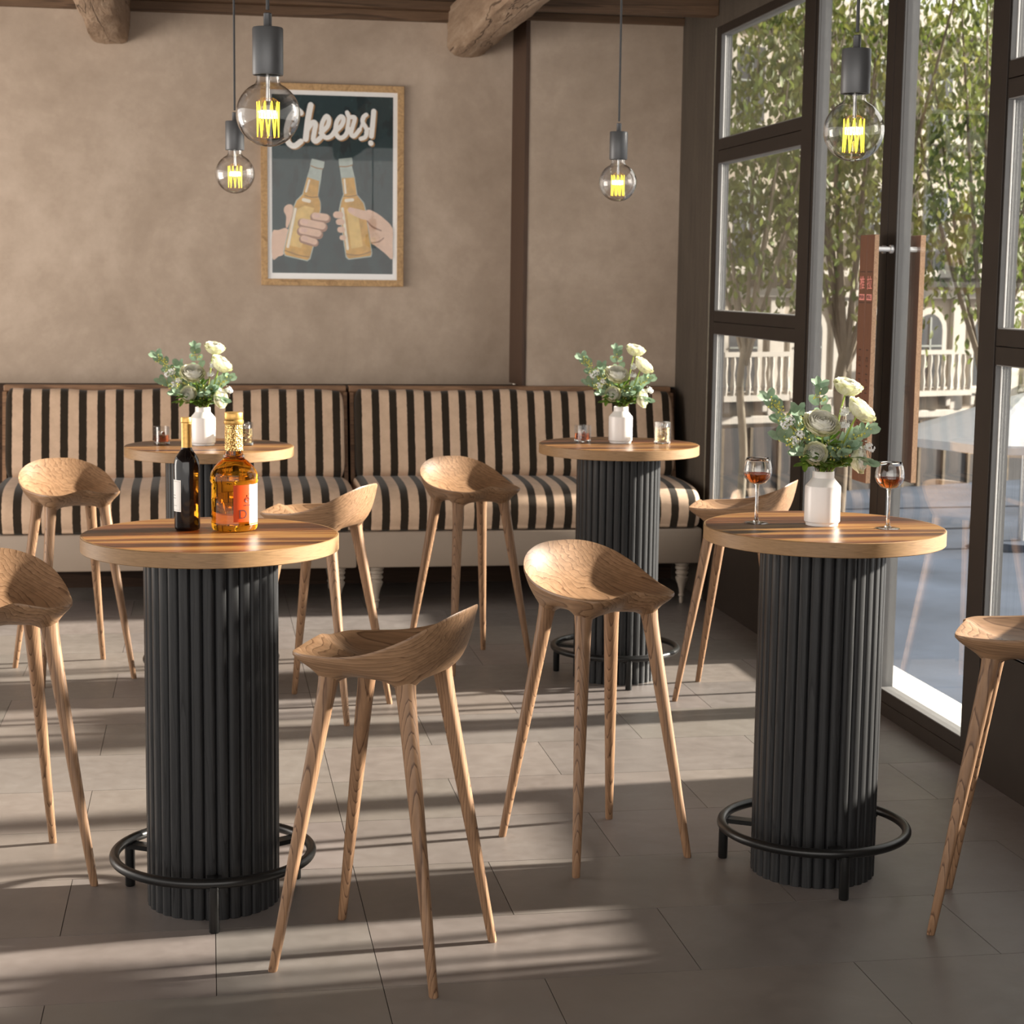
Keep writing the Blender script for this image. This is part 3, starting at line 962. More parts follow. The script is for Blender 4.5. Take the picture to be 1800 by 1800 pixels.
# ---- striped benches
def make_bench(label, x0):
    root = thing('bench', label, 'bench', (x0, 9.4, 0), 0, 'striped wall benches')
    W = 1.885
    obj('base', boxbm(0.0, W, 0.02, 0.80, 0.228, 0.424, bev=0.012), M['benchpaint'], root)
    bm = boxbm(0, W, 0.775, 0.865, 0.13, 1.122, bev=0.004)
    add_box(bm, -0.0, W, 0.775, 0.868, 1.122, 1.155, bev=0.004)
    obj('back_board', bm, M['benchwood'], root, smooth=False)
    # end boards
    for sx in (0, 1):
        xa = 0.0 if sx == 0 else W-0.022
        poly = [(0.56, 0.424), (0.84, 0.424), (0.84, 1.122), (0.72, 1.122)]
        bm = bmesh.new()
        add_prism(bm, poly, lambda a, b, d: (d, a, b), xa, xa+0.022)
        fix_normals(bm)
        obj('end_board', bm, M['benchwood'], root, smooth=False)
    def cushion(nm, prof, xa, xb, rx=0.035):
        prof = [(p.x, p.y) for p in spline([(a, b, 0) for a, b in prof], 6, closed=True)]
        cyy = sum(p[0] for p in prof)/len(prof); czz = sum(p[1] for p in prof)/len(prof)
        bm = bmesh.new()
        st = []
        nx = 44
        for i in range(9):
            t = i/8
            st.append((xa+rx*(1-cos(t*pi/2)), 1-(1-sin(t*pi/2))*0.30))
        for i in range(1, nx): st.append((xa+rx+(xb-xa-2*rx)*i/nx, 1.0))
        for i in range(9):
            t = 1-i/8
            st.append((xb-rx*(1-cos(t*pi/2)), 1-(1-sin(t*pi/2))*0.30))
        rows = []
        for xx, s in st:
            d = 0.004*sin(xx*9)+0.003*sin(xx*23)
            rows.append([bm.verts.new((xx, cyy+(a-cyy)*s, czz+(b-czz)*s+d*(1 if b > czz else 0))) for a, b in prof])
        n = len(prof)
        for a, b in zip(rows[:-1], rows[1:]):
            for i in range(n):
                j = (i+1) % n
                bm.faces.new((a[i], a[j], b[j], b[i]))
        bm.faces.new(rows[0]); bm.faces.new(list(reversed(rows[-1])))
        fix_normals(bm)
        obj(nm, bm, M['stripe'], root, angle=1.2)
    cushion('seat_cushion', [(0.01, 0.455), (-0.012, 0.51), (-0.002, 0.575), (0.045, 0.622), (0.13, 0.650), (0.30, 0.662), (0.50, 0.664), (0.62, 0.655), (0.66, 0.60), (0.66, 0.45), (0.60, 0.424), (0.3, 0.424), (0.05, 0.426)], 0.004, W-0.004, 0.05)
    cushion('back_cushion', [(0.535, 0.68), (0.525, 0.72), (0.545, 0.80), (0.575, 0.90), (0.605, 1.0), (0.635, 1.09), (0.663, 1.130), (0.71, 1.136), (0.755, 1.10), (0.772, 1.0), (0.770, 0.85), (0.74, 0.70), (0.68, 0.645), (0.58, 0.648)], 0.024, W-0.024, 0.03)
    prof = [(0, 0), (0.010, 0), (0.013, 0.02), (0.011, 0.035), (0.017, 0.040), (0.017, 0.048), (0.012, 0.054), (0.015, 0.075), (0.024, 0.11), (0.034, 0.135), (0.036, 0.145), (0.028, 0.152), (0.028, 0.158), (0.036, 0.166), (0.036, 0.174), (0.030, 0.180), (0.030, 0.186), (0.038, 0.194), (0.038, 0.202), (0.033, 0.208), (0.040, 0.216), (0.040, 0.229), (0, 0.229)]
    for x in (0.095, W-0.095):
        for y in (0.075, 0.72):
            obj('leg', lathe(prof, 24, (x, y, 0)), M['legpaint'], root, angle=0.6)
    return root
bA = make_bench('left striped bench, cut by the left edge, with turned pale legs', -1.105)
dup(bA, (0.795, 9.4, 0), 0, 'right striped bench running to the dark pier by the window')

# ================================================================== PENDANT LAMPS
def make_pendant(label, loc):
    """origin at the centre of the bulb"""
    root = thing('pendant_lamp', label, 'lamp', loc, 0, 'bare bulb pendant lamps')
    RB = 0.074
    obj('cord', tube([(0, 0, 0.235), (0, 0, CEIL-loc[2]-0.018)], 0.0042, 10), M['cord'], root)
    obj('ceiling_rose', lathe([(0, CEIL-loc[2]-0.02), (0.045, CEIL-loc[2]-0.02), (0.05, CEIL-loc[2]-0.015), (0.05, CEIL-loc[2]+0.002), (0, CEIL-loc[2]+0.002)], 32), M['blackmetal_matt'], root)
    obj('lamp_socket', lathe([(0.030, 0.088), (0.0345, 0.088), (0.0355, 0.090), (0.0355, 0.192), (0.034, 0.195), (0.0105, 0.195), (0.0095, 0.197), (0.0095, 0.226), (0.008, 0.228), (0.004, 0.228), (0.004, 0.19), (0.030, 0.188), (0.030, 0.088)], 40), M['blackmetal_matt'], root, angle=0.5)
    prof = [(0, -RB)]
    for i in range(1, 25):
        a = -pi/2+i*(pi*0.86)/24
        prof.append((RB*cos(a), RB*sin(a)))
    r_end, z_end = prof[-1]
    prof += [(0.0285, z_end+0.004), (0.0265, z_end+0.010), (0.026, 0.095), (0.026, 0.112)]
    prof = prof+[(max(0, r-0.0011), z+(0.0011 if i == 0 else 0)) for i, (r, z) in reversed(list(enumerate(prof)))]
    bulb = obj('bulb', lathe(prof, 48), M['bulbglass'], root, angle=1.2)
    obj('stem', lathe([(0.0, 0.030), (0.0052, 0.030), (0.0042, 0.05), (0.0042, 0.110), (0, 0.110)], 16), M['steel'], bulb)
    bm = bmesh.new()
    NFIL = 10
    R1, R2, Z1, Z2 = 0.0255, 0.0255, 0.028, -0.052
    nodes = []
    for i in range(NFIL):
        a1 = 2*pi*i/NFIL
        a2 = 2*pi*(i+0.5)/NFIL
        nodes.append((R1*cos(a1), R1*sin(a1), Z1)); nodes.append((R2*cos(a2), R2*sin(a2), Z2))
    for p, q in zip(nodes, nodes[1:]+nodes[:1]):
        add_tube(bm, [p, q], 0.0013, 6)
    obj('filament', bm, M['filament'], bulb)
    bm = bmesh.new()
    add_lathe(bm, [(0.0225, -0.008), (0.0228, -0.008), (0.0228, 0.007), (0.0225, 0.007), (0.0225, -0.008)], 32)
    obj('glow_band', bm, M['filcore'], bulb)
    bm = bmesh.new()
    for i in range(6):
        a = 2*pi*i/6
        add_tube(bm, [(0.003*cos(a), 0.003*sin(a), 0.034), (0.014*cos(a), 0.014*sin(a), 0.036), (R1*cos(a), R1*sin(a), Z1)], 0.0005, 5)
    obj('support_wires', bm, M['copper'], bulb)
    bm = bmesh.new()
    for i in range(NFIL):
        a, b = 2*pi*(i+.5)/NFIL, 2*pi*(i+1.5)/NFIL
        add_tube(bm, [(R2*cos(a), R2*sin(a), Z2), (R2*cos(b), R2*sin(b), Z2)], 0.0004, 5)
    obj('lower_wire_ring', bm, M['copper'], bulb)
    obj('glass_tip', lathe([(0, -0.052), (0.003, -0.05), (0.0025, -0.028), (0.0, -0.018)], 12), M['clearsolid'], bulb)
    return root
pl = make_pendant('nearest left bare bulb pendant lamp, overlapping the poster', (0.145, 4.25, 2.132))
dup(pl, (1.565, 4.25, 2.132), 0, 'bare bulb pendant lamp on the right in front of the windows')
dup(pl, (0.112, 6.95, 2.147), 0, 'smaller looking far left pendant lamp hanging behind the nearest left one')
dup(pl, (1.597, 6.95, 2.147), 0, 'far right pendant lamp hanging in front of the wall panel')

# ================================================================== POSTER
PX0, PX1, PZ0, PZ1 = 0.322, 1.160, 1.717, 2.886
PY = 10.697
pr = thing('poster', 'framed teal poster of two hands toasting beer bottles on the back wall', 'poster', (0, 0, 0))
bm = bmesh.new()
fw = 0.038
for q in ((PX0, PX1, PZ0, PZ0+fw), (PX0, PX1, PZ1-fw, PZ1), (PX0, PX0+fw, PZ0+fw, PZ1-fw), (PX1-fw, PX1, PZ0+fw, PZ1-fw)):
    add_box(bm, q[0], q[1], PY, WALL_Y, q[2], q[3], bev=0.0015)
obj('frame', bm, M['posterframe'], pr, smooth=False)
obj('mount', boxbm(PX0+fw-0.002, PX1-fw+0.002, PY+0.014, PY+0.018, PZ0+fw-0.002, PZ1-fw+0.002), M['mat'], pr, smooth=False)
IX0, IX1, IZ0, IZ1 = 0.386, 1.096, 1.790, 2.822
art = obj('print', boxbm(IX0, IX1, PY+0.0125, PY+0.0142, IZ0, IZ1), M['teal'], pr, smooth=False)
def pc(cx, cy): return (IX0+(cx-211)/963*(IX1-IX0), IZ1-(cy-208)/1412*(IZ1-IZ0))
layer = [0]
def flat(name, polys, mat):
    layer[0] += 1
    d1 = PY+0.0125-0.00036*layer[0]
    bm = bmesh.new()
    for i_, pl_ in enumerate(polys):
        e_ = (i_ % 60)*8e-6
        add_prism(bm, [pc(*p) for p in pl_], lambda a, b, d: (a, d, b), d1-e_*0.5, d1+0.0006)
    fix_normals(bm)
    return obj(name, bm, mat, art, smooth=False)
def capsule(a, b, r, r2=None, n=10):
    r2 = r2 or r
    a = Vector(a); b = Vector(b)
    d = (b-a).normalized(); s = Vector((-d.y, d.x))
    pts = []
    for i in range(n+1):
        t = pi/2+pi*i/n
        pts.append(a+r*(cos(t)*d+sin(t)*s))
    for i in range(n+1):
        t = -pi/2+pi*i/n
        pts.append(b+r2*(cos(t)*d+sin(t)*s))
    return [(p.x, p.y) for p in pts]
def sm(poly, n=5): return [(p.x, p.y) for p in spline([(a, b, 0) for a, b in poly], n, closed=True)]
def stroke(pts, w, n=7):
    """thick pen stroke as overlapping capsules"""
    P = [(p.x, p.y) for p in spline([(a, b, 0) for a, b in pts], n)]
    out = []
    for a, b in zip(P[:-1], P[1:]):
        out.append(capsule(a, b, w/2, n=6))
    return out
LBOT = [(527, 708), (628, 730), (622, 775), (608, 800), (600, 870), (578, 1000), (596, 1050), (600, 1100), (560, 1330), (515, 1505), (490, 1525), (310, 1485), (298, 1455), (375, 1105), (400, 1040), (450, 990), (488, 858), (512, 775), (514, 750)]
RBOT = [(740, 705), (845, 692), (853, 735), (846, 760), (870, 855), (890, 985), (945, 1050), (960, 1110), (1010, 1450), (1003, 1482), (820, 1508), (797, 1490), (740, 1115), (755, 1040), (776, 985), (760, 860), (748, 775), (742, 750)]
flat('forearm', [sm([(212, 1298), (260, 1280), (318, 1262), (345, 1300), (330, 1400), (300, 1472), (260, 1490), (212, 1508)], 3)], M['pskin'])
flat('bottle', [LBOT], M['pglass'])
flat('bottle', [RBOT], M['pglass'])
LLIQ = [(490, 856), (586, 884), (574, 1000), (592, 1052), (594, 1100), (552, 1330), (508, 1500), (488, 1516), (316, 1478), (306, 1452), (382, 1108), (406, 1046), (455, 994)]
RLIQ = [(764, 858), (864, 850), (884, 988), (938, 1054), (953, 1112), (1003, 1450), (996, 1474), (822, 1500), (804, 1484), (748, 1116), (762, 1044), (782, 988)]
flat('beer', [LLIQ], M['pbeer'])
flat('beer', [RLIQ], M['pbeer'])
flat('beer_highlight', [[(470, 1080), (545, 1100), (440, 1420), (345, 1400), (410, 1110)]], M['pbeerlight'])
flat('beer_highlight', [[(800, 1100), (890, 1110), (935, 1400), (840, 1420)]], M['pbeerlight'])
for st_ in ([(470, 1000), (520, 1015), (578, 1010)], [(780, 1000), (830, 1002), (885, 990)], [(310, 1440), (420, 1478), (505, 1490)], [(800, 1462), (900, 1470), (1000, 1440)], [(520, 765), (565, 782), (612, 788)], [(746, 765), (800, 765), (848, 752)]):
    flat('bottle_line', stroke(st_, 8), M['pline']); layer[0] -= 1
layer[0] += 1
for c_ in (capsule((395, 1110), (335, 1410), 11), capsule((770, 1100), (812, 1420), 11), capsule((460, 1035), (505, 1045), 14), capsule((800, 1035), (850, 1028), 13), capsule((505, 880), (480, 970), 8), capsule((785, 870), (795, 975), 8)):
    flat('bottle_shine', [c_], M['pshine']); layer[0] -= 1
layer[0] += 1
flat('thumb', [sm([(312, 1092), (345, 1073), (376, 1088), (372, 1150), (352, 1215), (330, 1262), (318, 1240), (322, 1170), (304, 1130)], 4)], M['pskin'])
flat('fingers_shadow', [capsule((548, 1172), (640, 1182), 36), capsule((452, 1222), (612, 1250), 39), capsule((444, 1288), (578, 1310), 38), capsule((455, 1350), (548, 1376), 32)], M['pskin2'])
for c_ in (capsule((552, 1162), (636, 1172), 28), capsule((456, 1212), (608, 1240), 28), capsule((448, 1278), (574, 1300), 28), capsule((459, 1342), (546, 1368), 24)):
    flat('finger', [c_], M['pskin']); layer[0] -= 1
layer[0] += 1
for c_ in (capsule((556, 1160), (578, 1163), 15), capsule((458, 1210), (482, 1214), 16), capsule((450, 1276), (474, 1280), 16), capsule((460, 1340), (482, 1346), 13)):
    flat('finger_nail', [c_], M['pnail']); layer[0] -= 1
layer[0] += 1
for c_ in (capsule((722, 1150), (750, 1150), 27), capsule((742, 1206), (762, 1206), 25), capsule((752, 1268), (768, 1268), 24), capsule((766, 1332), (780, 1332), 20)):
    flat('finger', [c_], M['pskin']); layer[0] -= 1
layer[0] += 1
flat('right_hand', [sm([(812, 1105), (835, 1090), (880, 1098), (950, 1112), (985, 1104), (1040, 1128), (1100, 1170), (1172, 1248), (1173, 1380), (1172, 1500), (1110, 1450), (1030, 1390), (1000, 1370), (985, 1290), (968, 1195), (930, 1182), (870, 1158), (822, 1130)], 3)], M['pskin'])
flat('right_hand_shadow', stroke([(968, 1195), (1010, 1240), (1080, 1270)], 12)+stroke([(1000, 1370), (1060, 1360), (1100, 1330)], 10), M['pskin2'])
flat('thumb_nail', [capsule((830, 1105), (852, 1112), 16)], M['pnail'])
LET = [([(440, 352), (425, 335), (395, 338), (350, 400), (328, 490), (338, 580), (385, 612), (440, 575)], 44),
       ([(372, 455), (400, 420), (412, 380)], 22),
       ([(518, 288), (498, 390), (478, 555)], 46), ([(482, 500), (530, 425), (556, 436), (545, 500), (538, 556), (560, 572), (596, 540)], 38),
       ([(596, 505), (650, 450), (662, 395), (640, 372), (608, 430), (604, 500), (636, 540), (680, 525), (712, 480)], 36),
       ([(712, 490), (762, 440), (778, 390), (755, 372), (722, 420), (716, 500), (748, 540), (790, 520), (818, 465)], 36),
       ([(806, 338), (822, 372), (866, 378), (850, 450), (838, 505), (862, 522), (906, 470)], 34), ([(815, 350), (818, 400), (806, 470)], 30),
       ([(905, 480), (945, 370), (950, 350)], 22), ([(958, 352), (935, 372), (930, 410), (962, 470), (952, 525), (915, 542)], 34), ([(950, 490), (982, 460)], 18),
       ([(1018, 322), (1010, 420), (1000, 520)], 40), ([(995, 572), (996, 576)], 42)]
flat('lettering_shadow', [[(a+11, b+9) for a, b in c] for p, w in LET for c in stroke(p, w)], M['ptan'])
flat('lettering', [c for p, w in LET for c in stroke(p, w)], M['pwhite'])
obj('glazing', boxbm(PX0+fw-0.001, PX1-fw+0.001, PY+0.003, PY+0.005, PZ0+fw-0.001, PZ1-fw+0.001), M['picglass'], pr, smooth=False)

# ================================================================== BOTTLES
HT = 1.0502
wb = thing('wine_bottle', 'dark wine bottle with a gold neck on the front left table', 'bottle', (-0.058, 5.075, HT))
obj('bottle_body', lathe([(0, 0.0), (0.030, 0.0), (0.0345, 0.003), (0.0358, 0.01), (0.0362, 0.176), (0.0360, 0.184), (0.0350, 0.1925), (0.0330, 0.2005), (0.0298, 0.2075), (0.0258, 0.2135), (0.0215, 0.2188), (0.0178, 0.2237), (0.0155, 0.2285), (0.0145, 0.234), (0.0142, 0.24), (0, 0.24)], 56), M['wineglassbody'], wb, angle=0.9)
obj('neck_foil', lathe([(0, 0.228), (0.0149, 0.228), (0.0146, 0.236), (0.0144, 0.302), (0.0158, 0.304), (0.0158, 0.314), (0.0150, 0.317), (0, 0.317)], 40), M['goldfoil'], wb, angle=0.6)
def wrap(r, a0, a1, z0, z1, n=24, th=0.0005):
    bm = bmesh.new()
    g = []
    for i in range(n+1):
        a = a0+(a1-a0)*i/n
        g.append([bm.verts.new((rr*cos(a), rr*sin(a), z)) for rr, z in ((r, z0), (r+th, z0), (r+th, z1), (r, z1))])
    for p, q in zip(g[:-1], g[1:]):
        for k_ in range(4):
            l_ = (k_+1) % 4
            bm.faces.new((p[k_], q[k_], q[l_], p[l_]))
    bm.faces.new(g[0]); bm.faces.new(list(reversed(g[-1])))
    fix_normals(bm)
    return bm
wl = obj('label', wrap(0.0362, math.radians(140), math.radians(243), 0.054, 0.143), M['paper'], wb, angle=0.6)
bm = wrap(0.0367, math.radians(144), math.radians(239), 0.058, 0.0586, th=0.0002)
for q in (wrap(0.0367, math.radians(144), math.radians(239), 0.1384, 0.139, th=0.0002), wrap(0.0367, math.radians(238.2), math.radians(239), 0.058, 0.139, 3, 0.0002),
          wrap(0.0367, math.radians(190), math.radians(212), 0.099, 0.1005, 6, 0.0002), wrap(0.0367, math.radians(188), math.radians(214), 0.091, 0.0925, 6, 0.0002), wrap(0.0367, math.radians(180), math.radians(222), 0.070, 0.071, 6, 0.0002)):
    tmp = bpy.data.meshes.new('t'); q.to_mesh(tmp); bm.from_mesh(tmp); q.free(); bpy.data.meshes.remove(tmp)
obj('label_print', bm, M['ink'], wl, smooth=False)

wk = thing('whisky_bottle', 'amber whisky bottle with a gold collar on the front left table', 'bottle', (0.073, 5.055, HT))
body = [(0, 0.001), (0.050, 0.001), (0.0605, 0.0035), (0.0645, 0.010), (0.0652, 0.024), (0.0640, 0.028), (0.0640, 0.134), (0.0655, 0.137), (0.0672, 0.142), (0.0672, 0.150), (0.0655, 0.155), (0.0650, 0.160), (0.0625, 0.168), (0.0540, 0.181), (0.0420, 0.193), (0.0310, 0.202), (0.0275, 0.206), (0.0258, 0.210), (0.0248, 0.222), (0.0240, 0.235), (0, 0.235)]
obj('bottle_body', lathe(body, 64), M['whisky'], wk, angle=0.7)
obj('neck_sleeve', lathe([(0.0242, 0.226), (0.0256, 0.226), (0.0246, 0.297), (0.0240, 0.300), (0.020, 0.301), (0.020, 0.236), (0.0242, 0.226)], 48), M['goldrelief'], wk, angle=0.7)
obj('stopper', lathe([(0, 0.299), (0.0262, 0.299), (0.0278, 0.303), (0.0278, 0.309), (0.0255, 0.313), (0.0252, 0.3135), (0.0258, 0.316), (0.0258, 0.331), (0.0248, 0.333), (0, 0.333)], 48), M['goldfoil'], wk, angle=0.5)
obj('glass_ring', lathe([(0.0262, 0.2085), (0.0295, 0.206), (0.0308, 0.209), (0.0295, 0.2125), (0.0262, 0.2135)], 40), M['clear'], wk)
A0, A1, A2 = math.radians(267), math.radians(309), math.radians(352)
lab = obj('label', wrap(0.0645, A0, A1, 0.030, 0.134), M['orangelabel'], wk, angle=0.6)
lab['label'] = 'orange front label'
lw = obj('label', wrap(0.0645, A1, A2, 0.020, 0.134), M['paper'], wk, angle=0.6)
lw['label'] = 'white side label'
def on_cyl(bm, r, ang, z):
    """bend flat lettering (x right, y up) round a cylinder, centred at angle ang"""
    for v in bm.verts:
        a = ang+v.co.x/r
        rr = r+max(0, v.co.z)
        z0 = v.co.y
        v.co = Vector((rr*cos(a), rr*sin(a), z+z0))
    return bm
obj('letter', on_cyl(text_mesh('D', 0.036, 0.0003), 0.0652, math.radians(291), 0.051), M['darkink'], lab, smooth=False)
bm = bmesh.new()
for a0_, a1_, r0 in ((0, 5.2, 0.0072), (1, 6.0, 0.0045)):
    pts = [(r0*cos(a0_+(a1_-a0_)*i/14), r0*sin(a0_+(a1_-a0_)*i/14), 0.0003) for i in range(15)]
    add_tube(bm, pts, 0.0006, 5)
add_tube(bm, [(0, 0.009, 0.0003), (0, 0.014, 0.0003)], 0.001, 5)
for xx in (-0.009, -0.004, 0.002, 0.007):
    add_box(bm, xx, xx+0.003, -0.0165, -0.0135, 0.0, 0.0004)
obj('emblem', on_cyl(bm, 0.0652, math.radians(302), 0.092), M['darkink'], lab, smooth=False)

# ================================================================== GLASSES
def wine_glass(label, loc):
    root = thing('stemmed_glass', label, 'glass', loc, 0, 'stemmed glasses on the front right table')
    outer = [(0.0, 0.118), (0.010, 0.1175), (0.026, 0.1225), (0.0385, 0.137), (0.0428, 0.152), (0.0420, 0.166), (0.0375, 0.186), (0.0338, 0.1955)]
    inner = [(max(0, r-0.0011), z+(0.0012 if r < 0.03 else 0.0003)) for r, z in outer[1:]]
    obj('bowl', lathe(outer+[(0.0334, 0.1960), (0.0329, 0.1955)]+list(reversed(inner))[1:]+[(0, 0.1192)], 56), M['clearsolid'], root, angle=1.2)
    obj('liquid', lathe([(0, 0.1200), (0.012, 0.1203), (0.0240, 0.1243), (0.0364, 0.1378), (0.0404, 0.1490), (0.0404, 0.1492), (0, 0.1492)], 48), M['brandy'], root, angle=0.6)
    obj('stem', lathe([(0, 0.003), (0.012, 0.0035), (0.0062, 0.010), (0.0048, 0.03), (0.0046, 0.09), (0.0062, 0.111), (0.009, 0.1172), (0, 0.1172)], 24), M['clearsolid'], root)
    obj('foot', lathe([(0, 0.0), (0.0355, 0.0), (0.036, 0.0012), (0.030, 0.0028), (0.012, 0.0044), (0, 0.0046)], 40), M['clear'], root)
    return root
g1 = wine_glass('stemmed brandy glass on the left of the white vase, front right table', (1.612, 5.085, HT))
dup(g1, (1.968, 4.940, HT), 0, 'stemmed brandy glass on the right of the white vase, front right table')
def ice_cubes(parent, n, z0, r, seed, s=0.017, zs=0.014):
    rr = random.Random(seed)
    for i in range(n):
        bm = boxbm(-s/2, s/2, -s/2, s/2, -s/2, s/2, bev=0.0025)
        Rm = Matrix.Rotation(rr.uniform(0, 3), 4, 'Z') @ Matrix.Rotation(rr.uniform(0, 1), 4, 'X')
        a = i*2.4+seed
        bmesh.ops.transform(bm, matrix=Matrix.Translation((r*cos(a), r*sin(a), z0+zs*i)) @ Rm, verts=bm.verts)
        obj('ice_cube', bm, M['ice'], parent)
def tumbler(label, loc, pale, group='tumblers on the back tables'):
    root = thing('tumbler', label, 'glass', loc, 0, group)
    H = 0.098 if pale else 0.076
    rad = 0.0335
    def sq(r, z, S=40, e=5.0):
        out = []
        for i in range(S):
            a = 2*pi*i/S+pi/4*0
            rr = r/((abs(cos(a))**e+abs(sin(a))**e)**(1/e))
            out.append((rr*cos(a+0.5), rr*sin(a+0.5), z))
        return out
    def loft(rings, close_lo=True, close_hi=True):
        bm = bmesh.new()
        R_ = [[bm.verts.new(p) for p in q] for q in rings]
        for a, b in zip(R_[:-1], R_[1:]):
            n = len(a)
            for i in range(n):
                j = (i+1) % n
                bm.faces.new((a[i], a[j], b[j], b[i]))
        if close_lo: bm.faces.new(list(reversed(R_[0])))
        if close_hi: bm.faces.new(R_[-1])
        return bm
    k_ = 0.9
    obj('glass_wall', loft([sq(rad*k_-0.002, 0.0), sq(rad*k_, 0.003), sq(rad*k_, H), sq(rad*k_-0.0035, H), sq(rad*k_-0.0035, 0.0125)], True, True), M['clear'], root, angle=0.5)
    obj('glass_base', loft([sq(rad*k_-0.003, 0.0008), sq(rad*k_-0.0008, 0.003), sq(rad*k_-0.001, 0.012)]), M['clearsolid'], root, angle=0.5)
    if pale:
        obj('liquid', loft([sq(rad*k_-0.0042, 0.0130), sq(rad*k_-0.0042, 0.072)]), M['paleliquor'], root, angle=0.5)
        ice_cubes(root, 5, 0.028, 0.009, 3, 0.021, 0.0135)
    else:
        obj('liquid', loft([sq(rad*k_-0.0042, 0.0130), sq(rad*k_-0.0042, 0.040)]), M['bourbon'], root, angle=0.5)
        ice_cubes(root, 2, 0.040, 0.008, 1, 0.018, 0.009)
    return root
t1 = tumbler('low tumbler of dark whisky left of the vase on the back right table', (1.648, 7.770, HT), False)
t2 = tumbler('tall tumbler of pale liquor and ice right of the vase on the back right table', (1.990, 7.680, HT), True)
dup(t1, (-0.192, 7.715, HT), -0.12, 'low tumbler of dark whisky left of the vase on the back left table')
dup(t2, (0.157, 7.655, HT), -0.1, 'tall iced tumbler on the back left table, partly behind the whisky bottle')

# ================================================================== VASES AND FLOWERS
def make_vase(label, loc):
    prof = [(0, 0.0), (0.0465, 0.0), (0.0478, 0.001), (0.0478, 0.0085), (0.0505, 0.0095), (0.0528, 0.013), (0.0530, 0.112), (0.0520, 0.1175), (0.0345, 0.1385), (0.0322, 0.142), (0.0318, 0.160), (0.0312, 0.1612), (0.0290, 0.1612), (0.0285, 0.158), (0.0285, 0.142), (0.031, 0.136), (0.046, 0.115), (0.046, 0.02), (0, 0.02)]
    o = obj('vase', lathe(prof, 64), M['white'], None, angle=0.5)
    o.location = loc
    return tag(o, label, 'vase', 'white flower vases')
def bloom_bm(R, seed, layers, open_, inner=True):
    """ranunculus: shells of thin overlapping petals around +Z"""
    rr = random.Random(seed)
    bm = bmesh.new()
    for li in layers:
        f = li/8.0
        rad = R*(0.16+0.84*f)
        n = 4+int(li*0.75)
        for i in range(n):
            a0 = 2*pi*(i+0.5*(li % 2))/n+rr.uniform(-.12, .12)
            half = (pi/n)*1.45
            th_top = (0.25+open_*f*1.15)*rr.uniform(0.93, 1.07)     # polar angle of the petal edge
            th_bot = 2.55
            rows = []
            NU, NV = 6, 6
            for v in range(NV+1):
                tv = v/NV
                th = th_bot+(th_top-th_bot)*tv
                row = []
                for u in range(NU+1):
                    tu = u/NU*2-1
                    a = a0+half*tu*(0.45+0.55*sin(min(1, tv*1.25)*pi/2))
                    edge = 1-0.10*tv*tu*tu
                    rp = rad*(1+0.13*tv**4+0.02*sin(7*tu+seed+i+li))*(1.0-0.0*tu)
                    rp *= 1+0.035*rr.uniform(-1, 1)*tv
                    t2 = th+0.20*tu*tu*tv
                    row.append(bm.verts.new((rp*sin(t2)*cos(a), rp*sin(t2)*sin(a), rp*cos(t2)*0.80*edge)))
                rows.append(row)
            for a_, b_ in zip(rows[:-1], rows[1:]):
                for u in range(NU):
                    bm.faces.new((a_[u], a_[u+1], b_[u+1], b_[u]))
    return bm
def basis(d):
    d = Vector(d).normalized()
    return Vector((0, 0, 1)).rotation_difference(d).to_matrix().to_4x4()
def flower(label, base, mouth, head, facing, R, seed, open_):
    root = thing('ranunculus', label, 'flower', base, 0, 'cream ranunculus flowers')
    T = Matrix.Translation(head) @ basis(facing)
    bm = bloom_bm(R, seed, range(0, 7), open_)
    bmesh.ops.transform(bm, matrix=T, verts=bm.verts)
    obj('bloom', bm, M['petal'], root, angle=2.5)
    bm = bloom_bm(R*1.03, seed+50, range(7, 9), open_*1.02)
    bmesh.ops.transform(bm, matrix=T, verts=bm.verts)
    obj('outer_petals', bm, M['petalouter'], root, angle=2.5)
    hd = Vector(head); fd = Vector(facing).normalized()
    m = Vector(mouth)
    p = spline([(m.x*0.4, m.y*0.4, 0.05), (m.x, m.y, 0.165), tuple(m.lerp(hd, 0.55)+Vector((0, 0, (hd.z-m.z)*0.1))), tuple(hd-fd*R*0.55)], 5)
    p = [Vector((q.x, q.y, q.z)) for q in p]
    obj('stem', tube(p, 0.0030, 8), M['stemgreen'], root)
    return root
def leaf(bm, p, d, nrm, L, W, curl=0.15, mi=0, tip=1.0, n=5):
    """oval leaf from p along d"""
    d = Vector(d).normalized(); nrm = Vector(nrm); s = d.cross(nrm)
    if s.length < 1e-3: s = d.cross(Vector((1, 0, 0.3)))
    s.normalize(); nn = s.cross(d)
    rows = []
    for i in range(n+1):
        t = i/n
        w = W*0.5*sqrt(max(0.0, 1-(2*min(1, t**tip)-1)**2))
        c = Vector(p)+d*L*t-nn*curl*L*t*t
        rows.append([bm.verts.new(c-s*w+nn*w*0.15), bm.verts.new(c), bm.verts.new(c+s*w+nn*w*0.15)])
    for a, b in zip(rows[:-1], rows[1:]):
        for k_ in range(2):
            f = bm.faces.new((a[k_], a[k_+1], b[k_+1], b[k_])); f.material_index = mi
def sprig_path(mouth, tip, sag=0.02):
    m = Vector(mouth); t = Vector(tip)
    mid = m.lerp(t, 0.5)+Vector((0, 0, sag))
    return [Vector(q) for q in spline([(m.x*0.4, m.y*0.4, 0.05), tuple(m), tuple(mid), tuple(t)], 6)]
